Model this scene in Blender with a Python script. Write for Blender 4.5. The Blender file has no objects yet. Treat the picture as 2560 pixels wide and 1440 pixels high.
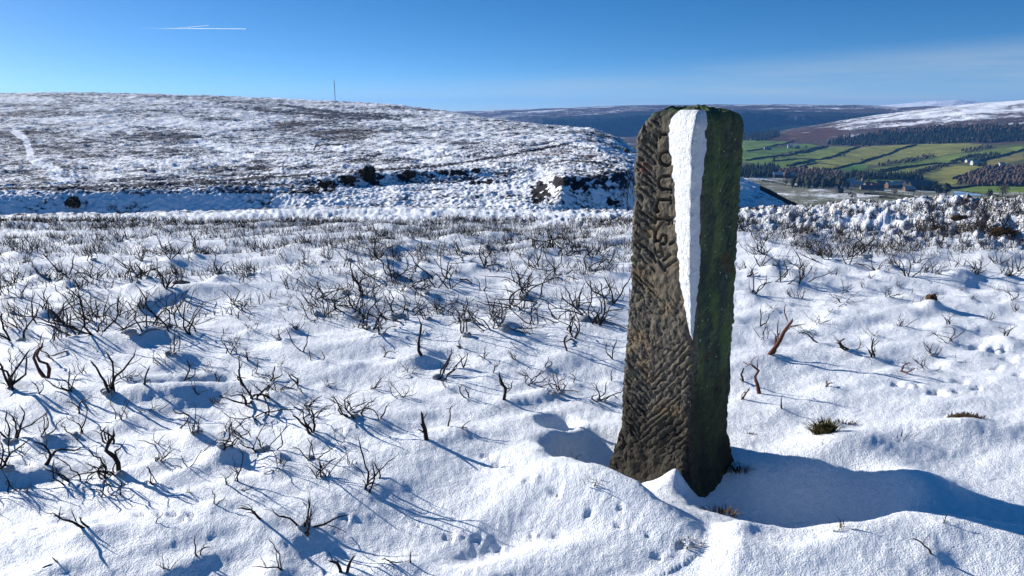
import bpy, math, random
import numpy as np
from mathutils import Vector, Matrix

# ------------------------------------------------------------------ camera, sky, sun, exposure
scn = bpy.context.scene
COL = scn.collection
EYE = 1.6
FPX = 1898.0                      # focal length for a picture 2560 wide
PITCH = math.radians(13.05)
cam_d = bpy.data.cameras.new('camera')
cam_d.sensor_width = 36.0
cam_d.lens = 36.0 * FPX / 2560.0
cam_d.clip_start = 0.05
cam_d.clip_end = 400000.0
cam = bpy.data.objects.new('camera', cam_d)
COL.objects.link(cam)
cam.location = (0, 0, EYE)
cam.rotation_euler = (math.pi / 2 - PITCH, 0, 0)
scn.camera = cam

SUN_EL = math.radians(20.0)
SHADOW_AZ = math.radians(31.0)    # shadows run to +x and this much towards the viewer
SUN_TO = Vector((-math.cos(SHADOW_AZ) * math.cos(SUN_EL), math.sin(SHADOW_AZ) * math.cos(SUN_EL), math.sin(SUN_EL)))
sun_d = bpy.data.lights.new('sun', 'SUN')
sun_d.energy = 5.0
sun_d.angle = math.radians(0.5)
sun_d.color = (1.0, 0.955, 0.88)
sun = bpy.data.objects.new('sun', sun_d)
COL.objects.link(sun)
sun.rotation_euler = (-SUN_TO).to_track_quat('-Z', 'Y').to_euler()
sun.location = (-20, 10, 20)

world = bpy.data.worlds.new('World')
scn.world = world
world.use_nodes = True
wn, wl = world.node_tree.nodes, world.node_tree.links
wn.clear()
w_out = wn.new('ShaderNodeOutputWorld')
w_bg = wn.new('ShaderNodeBackground')
w_bg.inputs['Strength'].default_value = 0.077
sky = wn.new('ShaderNodeTexSky')
sky.sky_type = 'NISHITA'
sky.sun_disc = False
sky.sun_elevation = SUN_EL
sky.sun_rotation = math.atan2(SUN_TO.x, SUN_TO.y)
sky.altitude = 400
sky.air_density = 1.0
sky.dust_density = 0.25
sky.ozone_density = 2.2
w_tc = wn.new('ShaderNodeTexCoord')
w_sep = wn.new('ShaderNodeSeparateXYZ')
wl.new(w_tc.outputs['Generated'], w_sep.inputs[0])
# dry cold winter air: the sky deepens quickly above the horizon
w_mul = wn.new('ShaderNodeMath'); w_mul.operation = 'MULTIPLY_ADD'
wl.new(w_sep.outputs['Z'], w_mul.inputs[0]); w_mul.inputs[1].default_value = 2.9; w_mul.inputs[2].default_value = 0.075
w_cmb = wn.new('ShaderNodeCombineXYZ')
wl.new(w_sep.outputs['X'], w_cmb.inputs['X']); wl.new(w_sep.outputs['Y'], w_cmb.inputs['Y']); wl.new(w_mul.outputs[0], w_cmb.inputs['Z'])
w_nrm = wn.new('ShaderNodeVectorMath'); w_nrm.operation = 'NORMALIZE'
wl.new(w_cmb.outputs[0], w_nrm.inputs[0])
wl.new(w_nrm.outputs[0], sky.inputs['Vector'])
w_hsv = wn.new('ShaderNodeHueSaturation')
w_hsv.inputs['Saturation'].default_value = 1.37
w_hsv.inputs['Value'].default_value = 1.30
w_hsv.inputs['Hue'].default_value = 0.503
wl.new(sky.outputs[0], w_hsv.inputs['Color'])
# thin high cirrus low over the horizon
w_map = wn.new('ShaderNodeMapping'); w_map.inputs['Scale'].default_value = (1.6, 1.6, 26.0)
w_map.inputs['Rotation'].default_value = (0.0, math.radians(4.0), 0.0)
wl.new(w_tc.outputs['Generated'], w_map.inputs[0])
w_noi = wn.new('ShaderNodeTexNoise'); w_noi.inputs['Scale'].default_value = 1.7; w_noi.inputs['Detail'].default_value = 7; w_noi.inputs['Roughness'].default_value = 0.55
wl.new(w_map.outputs[0], w_noi.inputs['Vector'])
w_rmp = wn.new('ShaderNodeMapRange'); w_rmp.interpolation_type = 'SMOOTHSTEP'
w_rmp.inputs[1].default_value = 0.34; w_rmp.inputs[2].default_value = 0.66; w_rmp.inputs[3].default_value = 0.22; w_rmp.inputs[4].default_value = 0.64
wl.new(w_noi.outputs[0], w_rmp.inputs[0])
w_low = wn.new('ShaderNodeMapRange'); w_low.interpolation_type = 'SMOOTHSTEP'
w_low.inputs[1].default_value = 0.010; w_low.inputs[2].default_value = 0.055; w_low.inputs[3].default_value = 1.0; w_low.inputs[4].default_value = 0.0
w_tilt = wn.new('ShaderNodeMath'); w_tilt.operation = 'MULTIPLY_ADD'
wl.new(w_sep.outputs['X'], w_tilt.inputs[0]); w_tilt.inputs[1].default_value = -0.06; wl.new(w_sep.outputs['Z'], w_tilt.inputs[2])
wl.new(w_tilt.outputs[0], w_low.inputs[0])
w_f = wn.new('ShaderNodeMath'); w_f.operation = 'MULTIPLY'
wl.new(w_rmp.outputs[0], w_f.inputs[0]); wl.new(w_low.outputs[0], w_f.inputs[1])
w_mix = wn.new('ShaderNodeMix'); w_mix.data_type = 'RGBA'
wl.new(w_f.outputs[0], w_mix.inputs['Factor']); wl.new(w_hsv.outputs[0], w_mix.inputs['A'])
w_mix.inputs['B'].default_value = (4.5, 5.3, 5.6, 1)
wl.new(w_mix.outputs['Result'], w_bg.inputs['Color'])
wl.new(w_bg.outputs[0], w_out.inputs[0])

scn.view_settings.view_transform = 'Standard'
scn.view_settings.look = 'None'
scn.view_settings.gamma = 1.0
scn.view_settings.use_curve_mapping = False
scn.view_settings.exposure = 0.68
scn.render.engine = 'CYCLES'
scn.cycles.max_bounces = 6
scn.cycles.volume_bounces = 0

# ------------------------------------------------------------------ helpers: projection
CP, SP = math.cos(PITCH), math.sin(PITCH)
def px_dir(px, py):
    """direction (x, y, z), not normalised, of a picture point (2560 x 1440)"""
    X = np.asarray(px, float) - 1280.0
    Y = 720.0 - np.asarray(py, float)
    return X, FPX * CP + Y * SP, -FPX * SP + Y * CP
def px_az(px, py):
    x, y, z = px_dir(px, py)
    return np.arctan2(x, y)
def px_tan(px, py):
    x, y, z = px_dir(px, py)
    return z / np.hypot(x, y)
def to_px(x, y, z):
    zz = z - EYE
    depth = y * CP - zz * SP
    up = y * SP + zz * CP
    return 1280 + FPX * x / depth, 720 - FPX * up / depth
def flat(px, py, z=0.0):
    x, y, dz = px_dir(px, py)
    s = (z - EYE) / dz
    return x * s, y * s

# ------------------------------------------------------------------ helpers: noise
def _hash(ix, iy, seed):
    h = (ix.astype(np.int64) * 374761393 + iy.astype(np.int64) * 668265263 + seed * 1442695041) & 0xFFFFFFFF
    h = ((h ^ (h >> 13)) * 1274126177) & 0xFFFFFFFF
    return ((h ^ (h >> 16)) & 0xFFFFFF).astype(np.float64) / 16777215.0
def noise(x, y, seed=0):
    """gradient noise, about -1..1"""
    x = np.asarray(x, float); y = np.asarray(y, float)
    ix, iy = np.floor(x), np.floor(y)
    fx, fy = x - ix, y - iy
    u = fx * fx * fx * (fx * (fx * 6 - 15) + 10); v = fy * fy * fy * (fy * (fy * 6 - 15) + 10)
    def g(a, b):
        t = _hash(ix + a, iy + b, seed) * 2 * np.pi
        return np.cos(t) * (fx - a) + np.sin(t) * (fy - b)
    n0 = g(0, 0) * (1 - u) + g(1, 0) * u
    n1 = g(0, 1) * (1 - u) + g(1, 1) * u
    return (n0 * (1 - v) + n1 * v) * 1.5
def fbm(x, y, seed=0, octs=4, rough=0.5):
    a, t = 1.0, 0.0
    for o in range(octs):
        t = t + a * noise(x, y, seed + 17 * o)
        x, y, a = x * 2.03 + 5.2, y * 2.03 - 3.1, a * rough
    return t
def sstep(a, b, x):
    t = np.clip((x - a) / (b - a), 0, 1)
    return t * t * (3 - 2 * t)
def seg_dist(x, y, pts):
    """distance to a polyline and the position along it (0..1)"""
    best = np.full(np.shape(x), 1e9); along = np.zeros(np.shape(x)); n = len(pts) - 1
    for i in range(n):
        (ax, ay), (bx, by) = pts[i], pts[i + 1]
        dx, dy = bx - ax, by - ay
        t = np.clip(((x - ax) * dx + (y - ay) * dy) / (dx * dx + dy * dy + 1e-12), 0, 1)
        d = np.hypot(x - ax - t * dx, y - ay - t * dy)
        m = d < best
        best = np.where(m, d, best); along = np.where(m, (i + t) / n, along)
    return best, along
def in_poly(x, y, poly):
    c = np.zeros(np.shape(x), bool); n = len(poly)
    for i in range(n):
        (ax, ay), (bx, by) = poly[i], poly[i - 1]
        if ay == by: continue
        cross = ((ay > y) != (by > y)) & (x < (bx - ax) * (y - ay) / (by - ay) + ax)
        c ^= cross
    return c

# ------------------------------------------------------------------ helpers: meshes, objects
def link(name, me, mat=None, parent=None):
    o = bpy.data.objects.new(name, me)
    COL.objects.link(o)
    if mat is not None and me is not None and not me.materials: me.materials.append(mat)
    if parent is not None: o.parent = parent
    return o
def tag(o, label=None, cat=None, group=None, kind=None):
    if label: o['label'] = label
    if cat: o['category'] = cat
    if group: o['group'] = group
    if kind: o['kind'] = kind
    return o
def empty(name, loc, rz=0.0):
    o = bpy.data.objects.new(name, None)
    COL.objects.link(o); o.location = loc; o.rotation_euler = (0, 0, rz); o.empty_display_size = 0.1
    return o
def mesh_np(name, verts, quads=None, tris=None, smooth=True):
    me = bpy.data.meshes.new(name)
    verts = np.asarray(verts, np.float32)
    me.vertices.add(len(verts)); me.vertices.foreach_set('co', verts.ravel())
    idx, starts, pos = [], [], 0
    for arr, k in ((quads, 4), (tris, 3)):
        if arr is None or len(arr) == 0: continue
        arr = np.asarray(arr, np.int32)
        idx.append(arr.ravel()); starts.append(pos + np.arange(len(arr)) * k); pos += arr.size
    idx = np.concatenate(idx); starts = np.concatenate(starts)
    me.loops.add(len(idx)); me.loops.foreach_set('vertex_index', idx.astype(np.int32))
    me.polygons.add(len(starts)); me.polygons.foreach_set('loop_start', starts.astype(np.int32))
    if smooth: me.polygons.foreach_set('use_smooth', np.ones(len(starts), bool))
    me.update(calc_edges=True)
    return me
def grid_quads(R, C, wrap=False):
    i = np.arange(R - 1)[:, None]; j = np.arange(C if wrap else C - 1)[None, :]
    j2 = (j + 1) % C
    return np.stack([i * C + j, i * C + j2, (i + 1) * C + j2, (i + 1) * C + j], -1).reshape(-1, 4)
def grid_mesh(name, X, Y, Z, col=None):
    R, C = X.shape
    me = mesh_np(name, np.stack([X, Y, Z], -1).reshape(-1, 3), grid_quads(R, C))
    if col is not None:
        a = me.color_attributes.new('cover', 'FLOAT_COLOR', 'POINT')
        a.data.foreach_set('color', np.asarray(col, np.float32).reshape(-1))
    return me
class MB:
    """collects simple shapes, builds one mesh"""
    def __init__(self): self.v, self.f = [], []
    def box(self, c, s, rz=0.0, taper=1.0):
        n = len(self.v); ca, sa = math.cos(rz), math.sin(rz)
        for dz in (-.5, .5):
            k = 1.0 if dz < 0 else taper
            for dx, dy in ((-.5, -.5), (.5, -.5), (.5, .5), (-.5, .5)):
                x, y = dx * s[0] * k, dy * s[1] * k
                self.v.append((c[0] + x * ca - y * sa, c[1] + x * sa + y * ca, c[2] + dz * s[2]))
        self.f += [(n, n + 3, n + 2, n + 1), (n + 4, n + 5, n + 6, n + 7)] + [(n + i, n + (i + 1) % 4, n + 4 + (i + 1) % 4, n + 4 + i) for i in range(4)]
    def tube(self, pts, rad, sides=5, root=None, closed_tip=True):
        """a bent tapering tube; root: index of a vertex of an earlier tube that it grows from"""
        pts = [Vector(p) for p in pts]
        rings = []; prev = None
        for i, p in enumerate(pts):
            d = (pts[min(i + 1, len(pts) - 1)] - pts[max(i - 1, 0)])
            if d.length < 1e-9: d = Vector((0, 0, 1))
            d.normalize()
            a = prev - d * prev.dot(d) if prev is not None else d.orthogonal()
            if a.length < 1e-6: a = d.orthogonal()
            a.normalize(); b = d.cross(a); prev = a
            if root is not None and i == 0:
                rings.append([root]); continue
            if closed_tip and i == len(pts) - 1:
                self.v.append(tuple(p)); rings.append([len(self.v) - 1]); continue
            r = rad[i]; ring = []
            for k in range(sides):
                t = 2 * math.pi * k / sides
                self.v.append(tuple(p + a * (r * math.cos(t)) + b * (r * math.sin(t)))); ring.append(len(self.v) - 1)
            rings.append(ring)
        for A, B in zip(rings, rings[1:]):
            if len(A) == 1 and len(B) == 1: continue
            if len(A) == 1: self.f += [(A[0], B[(k + 1) % len(B)], B[k]) for k in range(len(B))]
            elif len(B) == 1: self.f += [(A[k], A[(k + 1) % len(A)], B[0]) for k in range(len(A))]
            else: self.f += [(A[k], A[(k + 1) % len(A)], B[(k + 1) % len(B)], B[k]) for k in range(len(A))]
        return rings
    def mesh(self, name, smooth=False):
        me = bpy.data.meshes.new(name)
        me.from_pydata(self.v, [], self.f)
        if smooth: me.polygons.foreach_set('use_smooth', np.ones(len(me.polygons), bool))
        me.update()
        return me
    def build(self, name, mat, parent=None, smooth=False):
        return link(name, self.mesh(name, smooth), mat, parent)

# ------------------------------------------------------------------ materials
def new_mat(name):
    m = bpy.data.materials.new(name); m.use_nodes = True
    nt = m.node_tree; b = nt.nodes['Principled BSDF']
    b.inputs['Specular IOR Level'].default_value = 0.2
    return m, nt, b
def nd(nt, typ, **kw):
    n = nt.nodes.new(typ)
    for k, v in kw.items(): setattr(n, k, v)
    return n
def tnoise(nt, vec, scale, detail=4, rough=0.55, stretch=None):
    if stretch:
        mp = nd(nt, 'ShaderNodeMapping'); mp.inputs['Scale'].default_value = stretch
        nt.links.new(vec, mp.inputs[0]); vec = mp.outputs[0]
    n = nd(nt, 'ShaderNodeTexNoise'); n.inputs['Scale'].default_value = scale; n.inputs['Detail'].default_value = detail; n.inputs['Roughness'].default_value = rough
    nt.links.new(vec, n.inputs['Vector'])
    return n.outputs[0]
def mrange(nt, src, a, b, c=0.0, d=1.0, smooth=True):
    n = nd(nt, 'ShaderNodeMapRange')
    if smooth: n.interpolation_type = 'SMOOTHSTEP'
    for i, v in enumerate((a, b, c, d)):
        if isinstance(v, (int, float)): n.inputs[i + 1].default_value = v
        else: nt.links.new(v, n.inputs[i + 1])
    nt.links.new(src, n.inputs[0])
    return n.outputs[0]
def mixc(nt, f, a, b):
    n = nd(nt, 'ShaderNodeMix', data_type='RGBA')
    for key, v in (('Factor', f), ('A', a), ('B', b)):
        if isinstance(v, (tuple, list)): n.inputs[key].default_value = (*v, 1) if len(v) == 3 else v
        elif isinstance(v, (int, float)): n.inputs[key].default_value = v
        else: nt.links.new(v, n.inputs[key])
    return n.outputs['Result']
def math_n(nt, op, a, b=None):
    n = nd(nt, 'ShaderNodeMath', operation=op)
    for i, v in enumerate((a, b)):
        if v is None: continue
        if isinstance(v, (int, float)): n.inputs[i].default_value = v
        else: nt.links.new(v, n.inputs[i])
    return n.outputs[0]
def bump(nt, b, h, strength, dist, prev=None):
    n = nd(nt, 'ShaderNodeBump'); n.inputs['Strength'].default_value = strength; n.inputs['Distance'].default_value = dist
    nt.links.new(h, n.inputs['Height'])
    if prev is not None: nt.links.new(prev, n.inputs['Normal'])
    if b is not None: nt.links.new(n.outputs[0], b.inputs['Normal'])
    return n.outputs[0]
def objco(nt):
    return nd(nt, 'ShaderNodeTexCoord').outputs['Object']
SNOW = (0.86, 0.88, 0.92)
def snow_near_mat():
    m, nt, b = new_mat('snow_ground')
    co = objco(nt)
    at = nd(nt, 'ShaderNodeAttribute', attribute_name='cover')
    veg = nd(nt, 'ShaderNodeSeparateColor'); nt.links.new(at.outputs['Color'], veg.inputs[0])
    fine = tnoise(nt, co, 160, 3, 0.6)
    mid = tnoise(nt, co, 38, 4, 0.6)
    big = tnoise(nt, co, 7, 3)
    snow = mixc(nt, mrange(nt, mid, 0.35, 0.65), (0.80, 0.83, 0.88), (0.90, 0.915, 0.94))
    # heather and dead bracken where the snow has not stuck
    vc = mixc(nt, mrange(nt, mid, 0.4, 0.6), (0.028, 0.022, 0.018), (0.13, 0.075, 0.042))
    vn = tnoise(nt, co, 22, 5, 0.7)
    lim = mrange(nt, veg.outputs[0], 0.0, 1.0, 0.86, 0.34, False)
    lim2 = math_n(nt, 'ADD', lim, 0.07)
    vf = mrange(nt, vn, lim, lim2)
    col = mixc(nt, vf, snow, vc)
    nt.links.new(col, b.inputs['Base Color'])
    b.inputs['Roughness'].default_value = 0.55
    b.inputs['Specular IOR Level'].default_value = 0.35
    n1 = bump(nt, None, mid, 0.6, 0.016)
    n2 = bump(nt, b, fine, 0.9, 0.0075, n1)
    return m
def terrain_mat(name, s_big, s_mid, s_fine, bump_d, streak=None, soft=0.12):
    """land cover: colour of the bare ground in rgb, share of snow in alpha"""
    m, nt, b = new_mat(name)
    co = objco(nt)
    at = nd(nt, 'ShaderNodeAttribute', attribute_name='cover')
    nb = tnoise(nt, co, s_big, 4, 0.6, streak)
    nm = tnoise(nt, co, s_mid, 4, 0.65, streak)
    nf = tnoise(nt, co, s_fine, 3, 0.6)
    s = math_n(nt, 'ADD', math_n(nt, 'MULTIPLY', nb, 0.26), math_n(nt, 'ADD', math_n(nt, 'MULTIPLY', nm, 0.38), math_n(nt, 'MULTIPLY', nf, 0.36)))
    lim = mrange(nt, at.outputs['Alpha'], 0.0, 1.3, 0.70, 0.18, False)
    f = mrange(nt, s, lim, math_n(nt, 'ADD', lim, soft))
    tone = mixc(nt, mrange(nt, nm, 0.3, 0.7), (0.72, 0.72, 0.72), (1.25, 1.25, 1.25))
    mul = nd(nt, 'ShaderNodeMix', data_type='RGBA', blend_type='MULTIPLY'); mul.inputs['Factor'].default_value = 1.0
    nt.links.new(at.outputs['Color'], mul.inputs['A']); nt.links.new(tone, mul.inputs['B'])
    col = mixc(nt, f, mul.outputs['Result'], (0.84, 0.86, 0.90))
    nt.links.new(col, b.inputs['Base Color'])
    b.inputs['Roughness'].default_value = 0.9
    b.inputs['Specular IOR Level'].default_value = 0.08
    h = math_n(nt, 'ADD', math_n(nt, 'MULTIPLY', nm, 1.0), math_n(nt, 'MULTIPLY', nf, 0.5))
    bump(nt, b, h, 0.8, bump_d)
    return m
def plain_mat(name, c1, c2, scale, rough=0.85, bump_d=0.0, spec=0.1, detail=4):
    m, nt, b = new_mat(name)
    co = objco(nt)
    n = tnoise(nt, co, scale, detail, 0.6)
    nt.links.new(mixc(nt, mrange(nt, n, 0.35, 0.65), c1, c2), b.inputs['Base Color'])
    b.inputs['Roughness'].default_value = rough
    b.inputs['Specular IOR Level'].default_value = spec
    if bump_d: bump(nt, b, n, 0.8, bump_d)
    return m
MAT_SNOW = snow_near_mat()
MAT_CHAR = plain_mat('charred_wood', (0.010, 0.009, 0.010), (0.035, 0.026, 0.024), 60, 0.75, 0.002)
MAT_BARK = plain_mat('reddish_bark', (0.045, 0.022, 0.018), (0.17, 0.075, 0.055), 45, 0.8, 0.002)
MAT_TWIG = plain_mat('grey_brown_twig', (0.02, 0.016, 0.014), (0.065, 0.045, 0.035), 50, 0.8)
MAT_GRASS = plain_mat('moor_grass', (0.05, 0.055, 0.018), (0.16, 0.12, 0.05), 30, 0.8)
MAT_DRY = plain_mat('dry_grass', (0.10, 0.07, 0.035), (0.24, 0.18, 0.10), 30, 0.8)
MAT_PEAT = plain_mat('brown_peat', (0.05, 0.03, 0.016), (0.13, 0.08, 0.04), 20, 0.9, 0.01)
MAT_STEEL = plain_mat('mast_steel', (0.16, 0.15, 0.15), (0.26, 0.22, 0.22), 0.05, 0.7)

# ------------------------------------------------------------------ the moor round the post
# post corner nearest the camera, and its two visible faces
FX, FY = flat(1722, 1190)
FX, FY = float(FX), float(FY)
E1 = Vector((-0.692, 0.721, 0))     # along the left, lettered face
E2 = Vector((0.721, 0.692, 0))      # along the right, mossy face
PCX, PCY = FX + E1.x * .19 + E2.x * .16, FY + E1.y * .19 + E2.y * .16

def A(pts):   # picture points -> (azimuth, tan elevation) arrays
    p = np.array(pts, float)
    return px_az(p[:, 0], p[:, 1]), px_tan(p[:, 0], p[:, 1])
RIM_AZ, RIM_T = A([(-600, 548), (-200, 543), (0, 540), (300, 537), (600, 531), (900, 522), (1100, 522), (1300, 530), (1550, 532), (1860, 530), (2000, 523), (2130, 512), (2230, 512), (2310, 502), (2390, 498), (2450, 506), (2560, 496), (2800, 480), (3200, 480)])
RIM_DP, _ = A([(-600, 540), (900, 540), (1300, 540), (1860, 540), (2560, 540), (3200, 540)])
RIM_DV = [16.5, 16.0, 15.0, 13.0, 12.2, 12.0]
def ground_base(x, y):
    r = np.hypot(x, y); az = np.arctan2(x, y)
    d = np.interp(az, RIM_DP, RIM_DV)
    t = np.interp(az, RIM_AZ, RIM_T)
    bank = sstep(0.02, 0.35, az)                       # on the right the edge is a raised bank
    zr = EYE + d * t - 0.06
    k = r / d
    z = zr * (sstep(0.45, 1.0, k) * (1 - bank) + sstep(0.90, 1.0, k) * bank)
    over = np.maximum(r - d, 0)
    z = z - np.where(over > 0, 0.05 * over ** 1.75, 0)
    return z, k, bank
def G(px, py, z=0.0):
    x, y = flat(px, py, z); return float(x), float(y)
# dents and heaps read off the photograph: (centre px, rx, ry, angle, height, power)
BUMPS = []
def add_bump(px, py, rx, ry, h, ang=0.0, pw=2.0):
    x, y = G(px, py); BUMPS.append((x, y, rx, ry, ang, h, pw))
add_bump(1490, 1125, .20, .22, -.16, 0.3, 5)          # scoured pit left of the post
add_bump(1395, 1052, .10, .10, -.075, 0.2, 4)
add_bump(1400, 1160, .10, .07, -.03, 0.3, 3)
add_bump(1690, 1165, .31, .27, -.085, 0.2, 4)           # moat round the foot
add_bump(2000, 1230, .38, .22, -.18, -0.1, 3)         # trough to the right of it
add_bump(2120, 1130, .22, .12, .035, 0.1, 2)
add_bump(2290, 1235, .15, .18, .10, 0.2, 2)            # drift crest
add_bump(2520, 1262, .34, .20, .02, -0.2, 2)
add_bump(2250, 1360, .20, .08, .01, 0.3, 2)
add_bump(2420, 1390, .35, .11, .02, -0.1, 2)
add_bump(1960, 1365, .17, .085, -.045, 0.0, 3)
add_bump(1620, 1275, .20, .09, .03, -0.6, 2)           # lip of the drift in front
add_bump(1480, 1240, .30, .13, .06, -0.6, 2)
add_bump(1740, 1365, .18, .08, .02, -0.7, 2)
add_bump(1200, 1360, .15, .08, -.035, 0.2, 2)
add_bump(1330, 1390, .35, .12, .04, 0.3, 2)
add_bump(2100, 1130, .35, .25, .05, 0.2, 2)
add_bump(2070, 1075, .09, .07, .045, 0.2, 2)
add_bump(2400, 1085, .22, .09, .04, -0.1, 2)
add_bump(2330, 775, .10, .08, .07, 0, 2)
add_bump(1950, 800, .35, .22, -.07, .3, 4)             # blue hollow behind the post
add_bump(1900, 700, .4, .3, .08, 0, 2)
add_bump(420, 770, .5, .3, -.09, .2, 4)
add_bump(430, 735, .6, .15, .08, .1, 2)
add_bump(120, 830, .4, .25, -.06, 0, 3)
add_bump(1110, 890, .14, .08, -.05, .3, 3)
add_bump(1050, 905, .18, .08, .05, .3, 2)
add_bump(1000, 680, .5, .25, .06, .2, 2)
add_bump(700, 990, .25, .1, .05, .3, 2)
add_bump(450, 985, .3, .1, .05, .3, 2)
add_bump(500, 950, .3, .09, -.05, .3, 3)
add_bump(200, 1330, .28, .14, .02, .3, 2)
add_bump(170, 1290, .18, .07, -.03, .3, 2)
add_bump(560, 1150, .08, .06, .05, 0, 2)
add_bump(690, 1165, .07, .06, .05, 0, 2)
add_bump(230, 1360, .12, .06, .018, 0, 2)
PRINTS = [(400, 1307), (430, 1304), (478, 1307), (455, 1316), (350, 1300), (860, 1295), (1040, 1297), (1118, 1322), (1190, 1325), (1243, 1342), (1325, 1326), (1393, 1332), (1470, 1301), (1548, 1303), (1385, 1258), (1320, 1232), (1285, 1200), (1240, 1175),
          (1215, 1150), (1545, 1330), (1620, 1352), (1640, 1388), (1700, 1372), (1790, 1408), (2240, 962), (2262, 968), (2290, 965), (2335, 985), (2350, 990), (2480, 870), (2505, 868), (2520, 893), (2490, 915), (2545, 940),
          (2440, 862), (90, 1322), (40, 1330), (60, 1160), (2400, 955), (2440, 975), (2390, 985), (820, 1135), (850, 1100)]
for i, (a, b) in enumerate(PRINTS):
    s = 0.7 + 0.5 * ((i * 37) % 10) / 10
    q = math.hypot(*G(a, b)) / 3.3
    add_bump(a, b, .024 * s * q, .012 * s * q, -.017 * s * q, (i * 0.7) % 1.2 - .5, 3)
    add_bump(a + 9 * s, b + 3, .012 * s * q, .010 * s * q, -.012 * s * q, (i * 1.1) % 2, 3)
    add_bump(a + 24 * s, b - 1, .016 * s * q, .010 * s * q, .007, 0, 2)
LIP = [G(*p) for p in ((1300, 1090), (1350, 1130), (1420, 1185), (1500, 1216), (1570, 1252), (1650, 1296), (1730, 1330), (1800, 1362), (1850, 1400))]
LIP2 = [G(*p) for p in ((1760, 1318), (1860, 1336), (2000, 1347), (2140, 1350), (2200, 1334), (2250, 1316), (2330, 1326), (2450, 1350), (2600, 1358), (2800, 1364))]
def lip(x, y, LIP=LIP, hgt=.062, f0=.18, f1=.5, f2=.95):
    """edge of the drift in front of the post: full snow on the near side, a small step down towards the stone"""
    best = np.full(np.shape(x), 1e9); side = np.zeros(np.shape(x)); along = np.zeros(np.shape(x)); n = len(LIP) - 1
    for i in range(n):
        (ax, ay), (bx, by) = LIP[i], LIP[i + 1]
        dx, dy = bx - ax, by - ay
        t = np.clip(((x - ax) * dx + (y - ay) * dy) / (dx * dx + dy * dy), 0, 1)
        ox, oy = x - ax - t * dx, y - ay - t * dy
        d = np.hypot(ox, oy); m = d < best
        best = np.where(m, d, best); along = np.where(m, (i + t) / n, along)
        side = np.where(m, np.sign(dx * oy - dy * ox), side)
    fade = sstep(0, f0, along) * (1 - sstep(f1, f2, along))
    sd = best * side + .012 * noise(x * 7, y * 7, 95)            # > 0 towards the stone
    return fade * hgt * np.where(sd > -.03, 1 - sstep(-.03, .075, sd), np.exp(-((sd + .03) / .30) ** 2))
def bump_eval(x, y, b):
    cx, cy, rx, ry, ang, h, pw = b
    ca, sa = math.cos(ang), math.sin(ang)
    dx, dy = x - cx, y - cy
    u, v = (dx * ca + dy * sa) / rx, (-dx * sa + dy * ca) / ry
    q = u * u + v * v
    return h * np.exp(-np.power(q, pw / 2.0) * 0.9)
def ground_z(x, y, bumps=True):
    x = np.asarray(x, float); y = np.asarray(y, float)
    z, k, bank = ground_base(x, y)
    near = 1 - sstep(0.75, 0.95, k)
    wob = fbm(x * .35, y * .35, 91, 2)
    # wind-packed undulations, drawn out along the wind
    ca, sa = math.cos(0.45), math.sin(0.45)
    u, v = x * ca + y * sa, -x * sa + y * ca
    calm = 1 - 0.6 * np.exp(-((x - 1.4) ** 2 + (y - 2.8) ** 2) / 1.2)
    z = z + calm * (0.050 * fbm(u * .6, v * 1.1, 3, 2) + 0.017 * fbm(u * 1.7, v * 3.6 + .4 * wob, 8, 2) + 0.0045 * fbm(u * 6.5, v * 10, 12, 2))
    z = z + 0.0022 * fbm(x * 26, y * 26, 21, 2)
    # tussocks of snow-laden heather towards and on the edge
    edge = sstep(0.78, 0.95, k)
    lump = np.abs(noise(x * 2.6, y * 2.6, 31)) * 0.6 + np.abs(noise(x * 5.6, y * 5.6, 32)) * 0.35
    z = z + edge * (0.17 * bank + 0.09 * (1 - bank)) * (0.42 - lump) * (.55 + .9 * np.abs(noise(x * .8, y * .8, 36))) + edge * 0.03 * fbm(x * 9, y * 9, 34, 2) * (1 + bank)
    mid = sstep(0.35, 0.7, k) * (1 - edge)
    z = z + mid * 0.05 * np.maximum(fbm(x * 1.7, y * 1.7, 41, 3), -0.2)
    z = z + lip(x, y) + lip(x, y, LIP2, .085, .12, .85, 1.0)
    if bumps:
        for b in BUMPS: z = z + bump_eval(x, y, b)
        # sharp little cone of snow at the corner
        cx, cy = G(1688, 1200)
        q = np.hypot(x - cx, (y - cy) * 1.0)
        z = z + 0.175 * np.maximum(0, 1 - q / 0.22) ** 1.7
    return z
def on_ground(px, py):
    """where the sight line of a picture point meets the moor"""
    dx, dy, dz = [float(v) for v in px_dir(px, py)]
    s = -EYE / dz if dz < 0 else 0.02
    for _ in range(6):
        z = float(ground_base(dx * s, dy * s)[0]); s2 = (z - EYE) / dz
        s = 0.4 * s + 0.6 * s2
    return dx * s, dy * s

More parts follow.
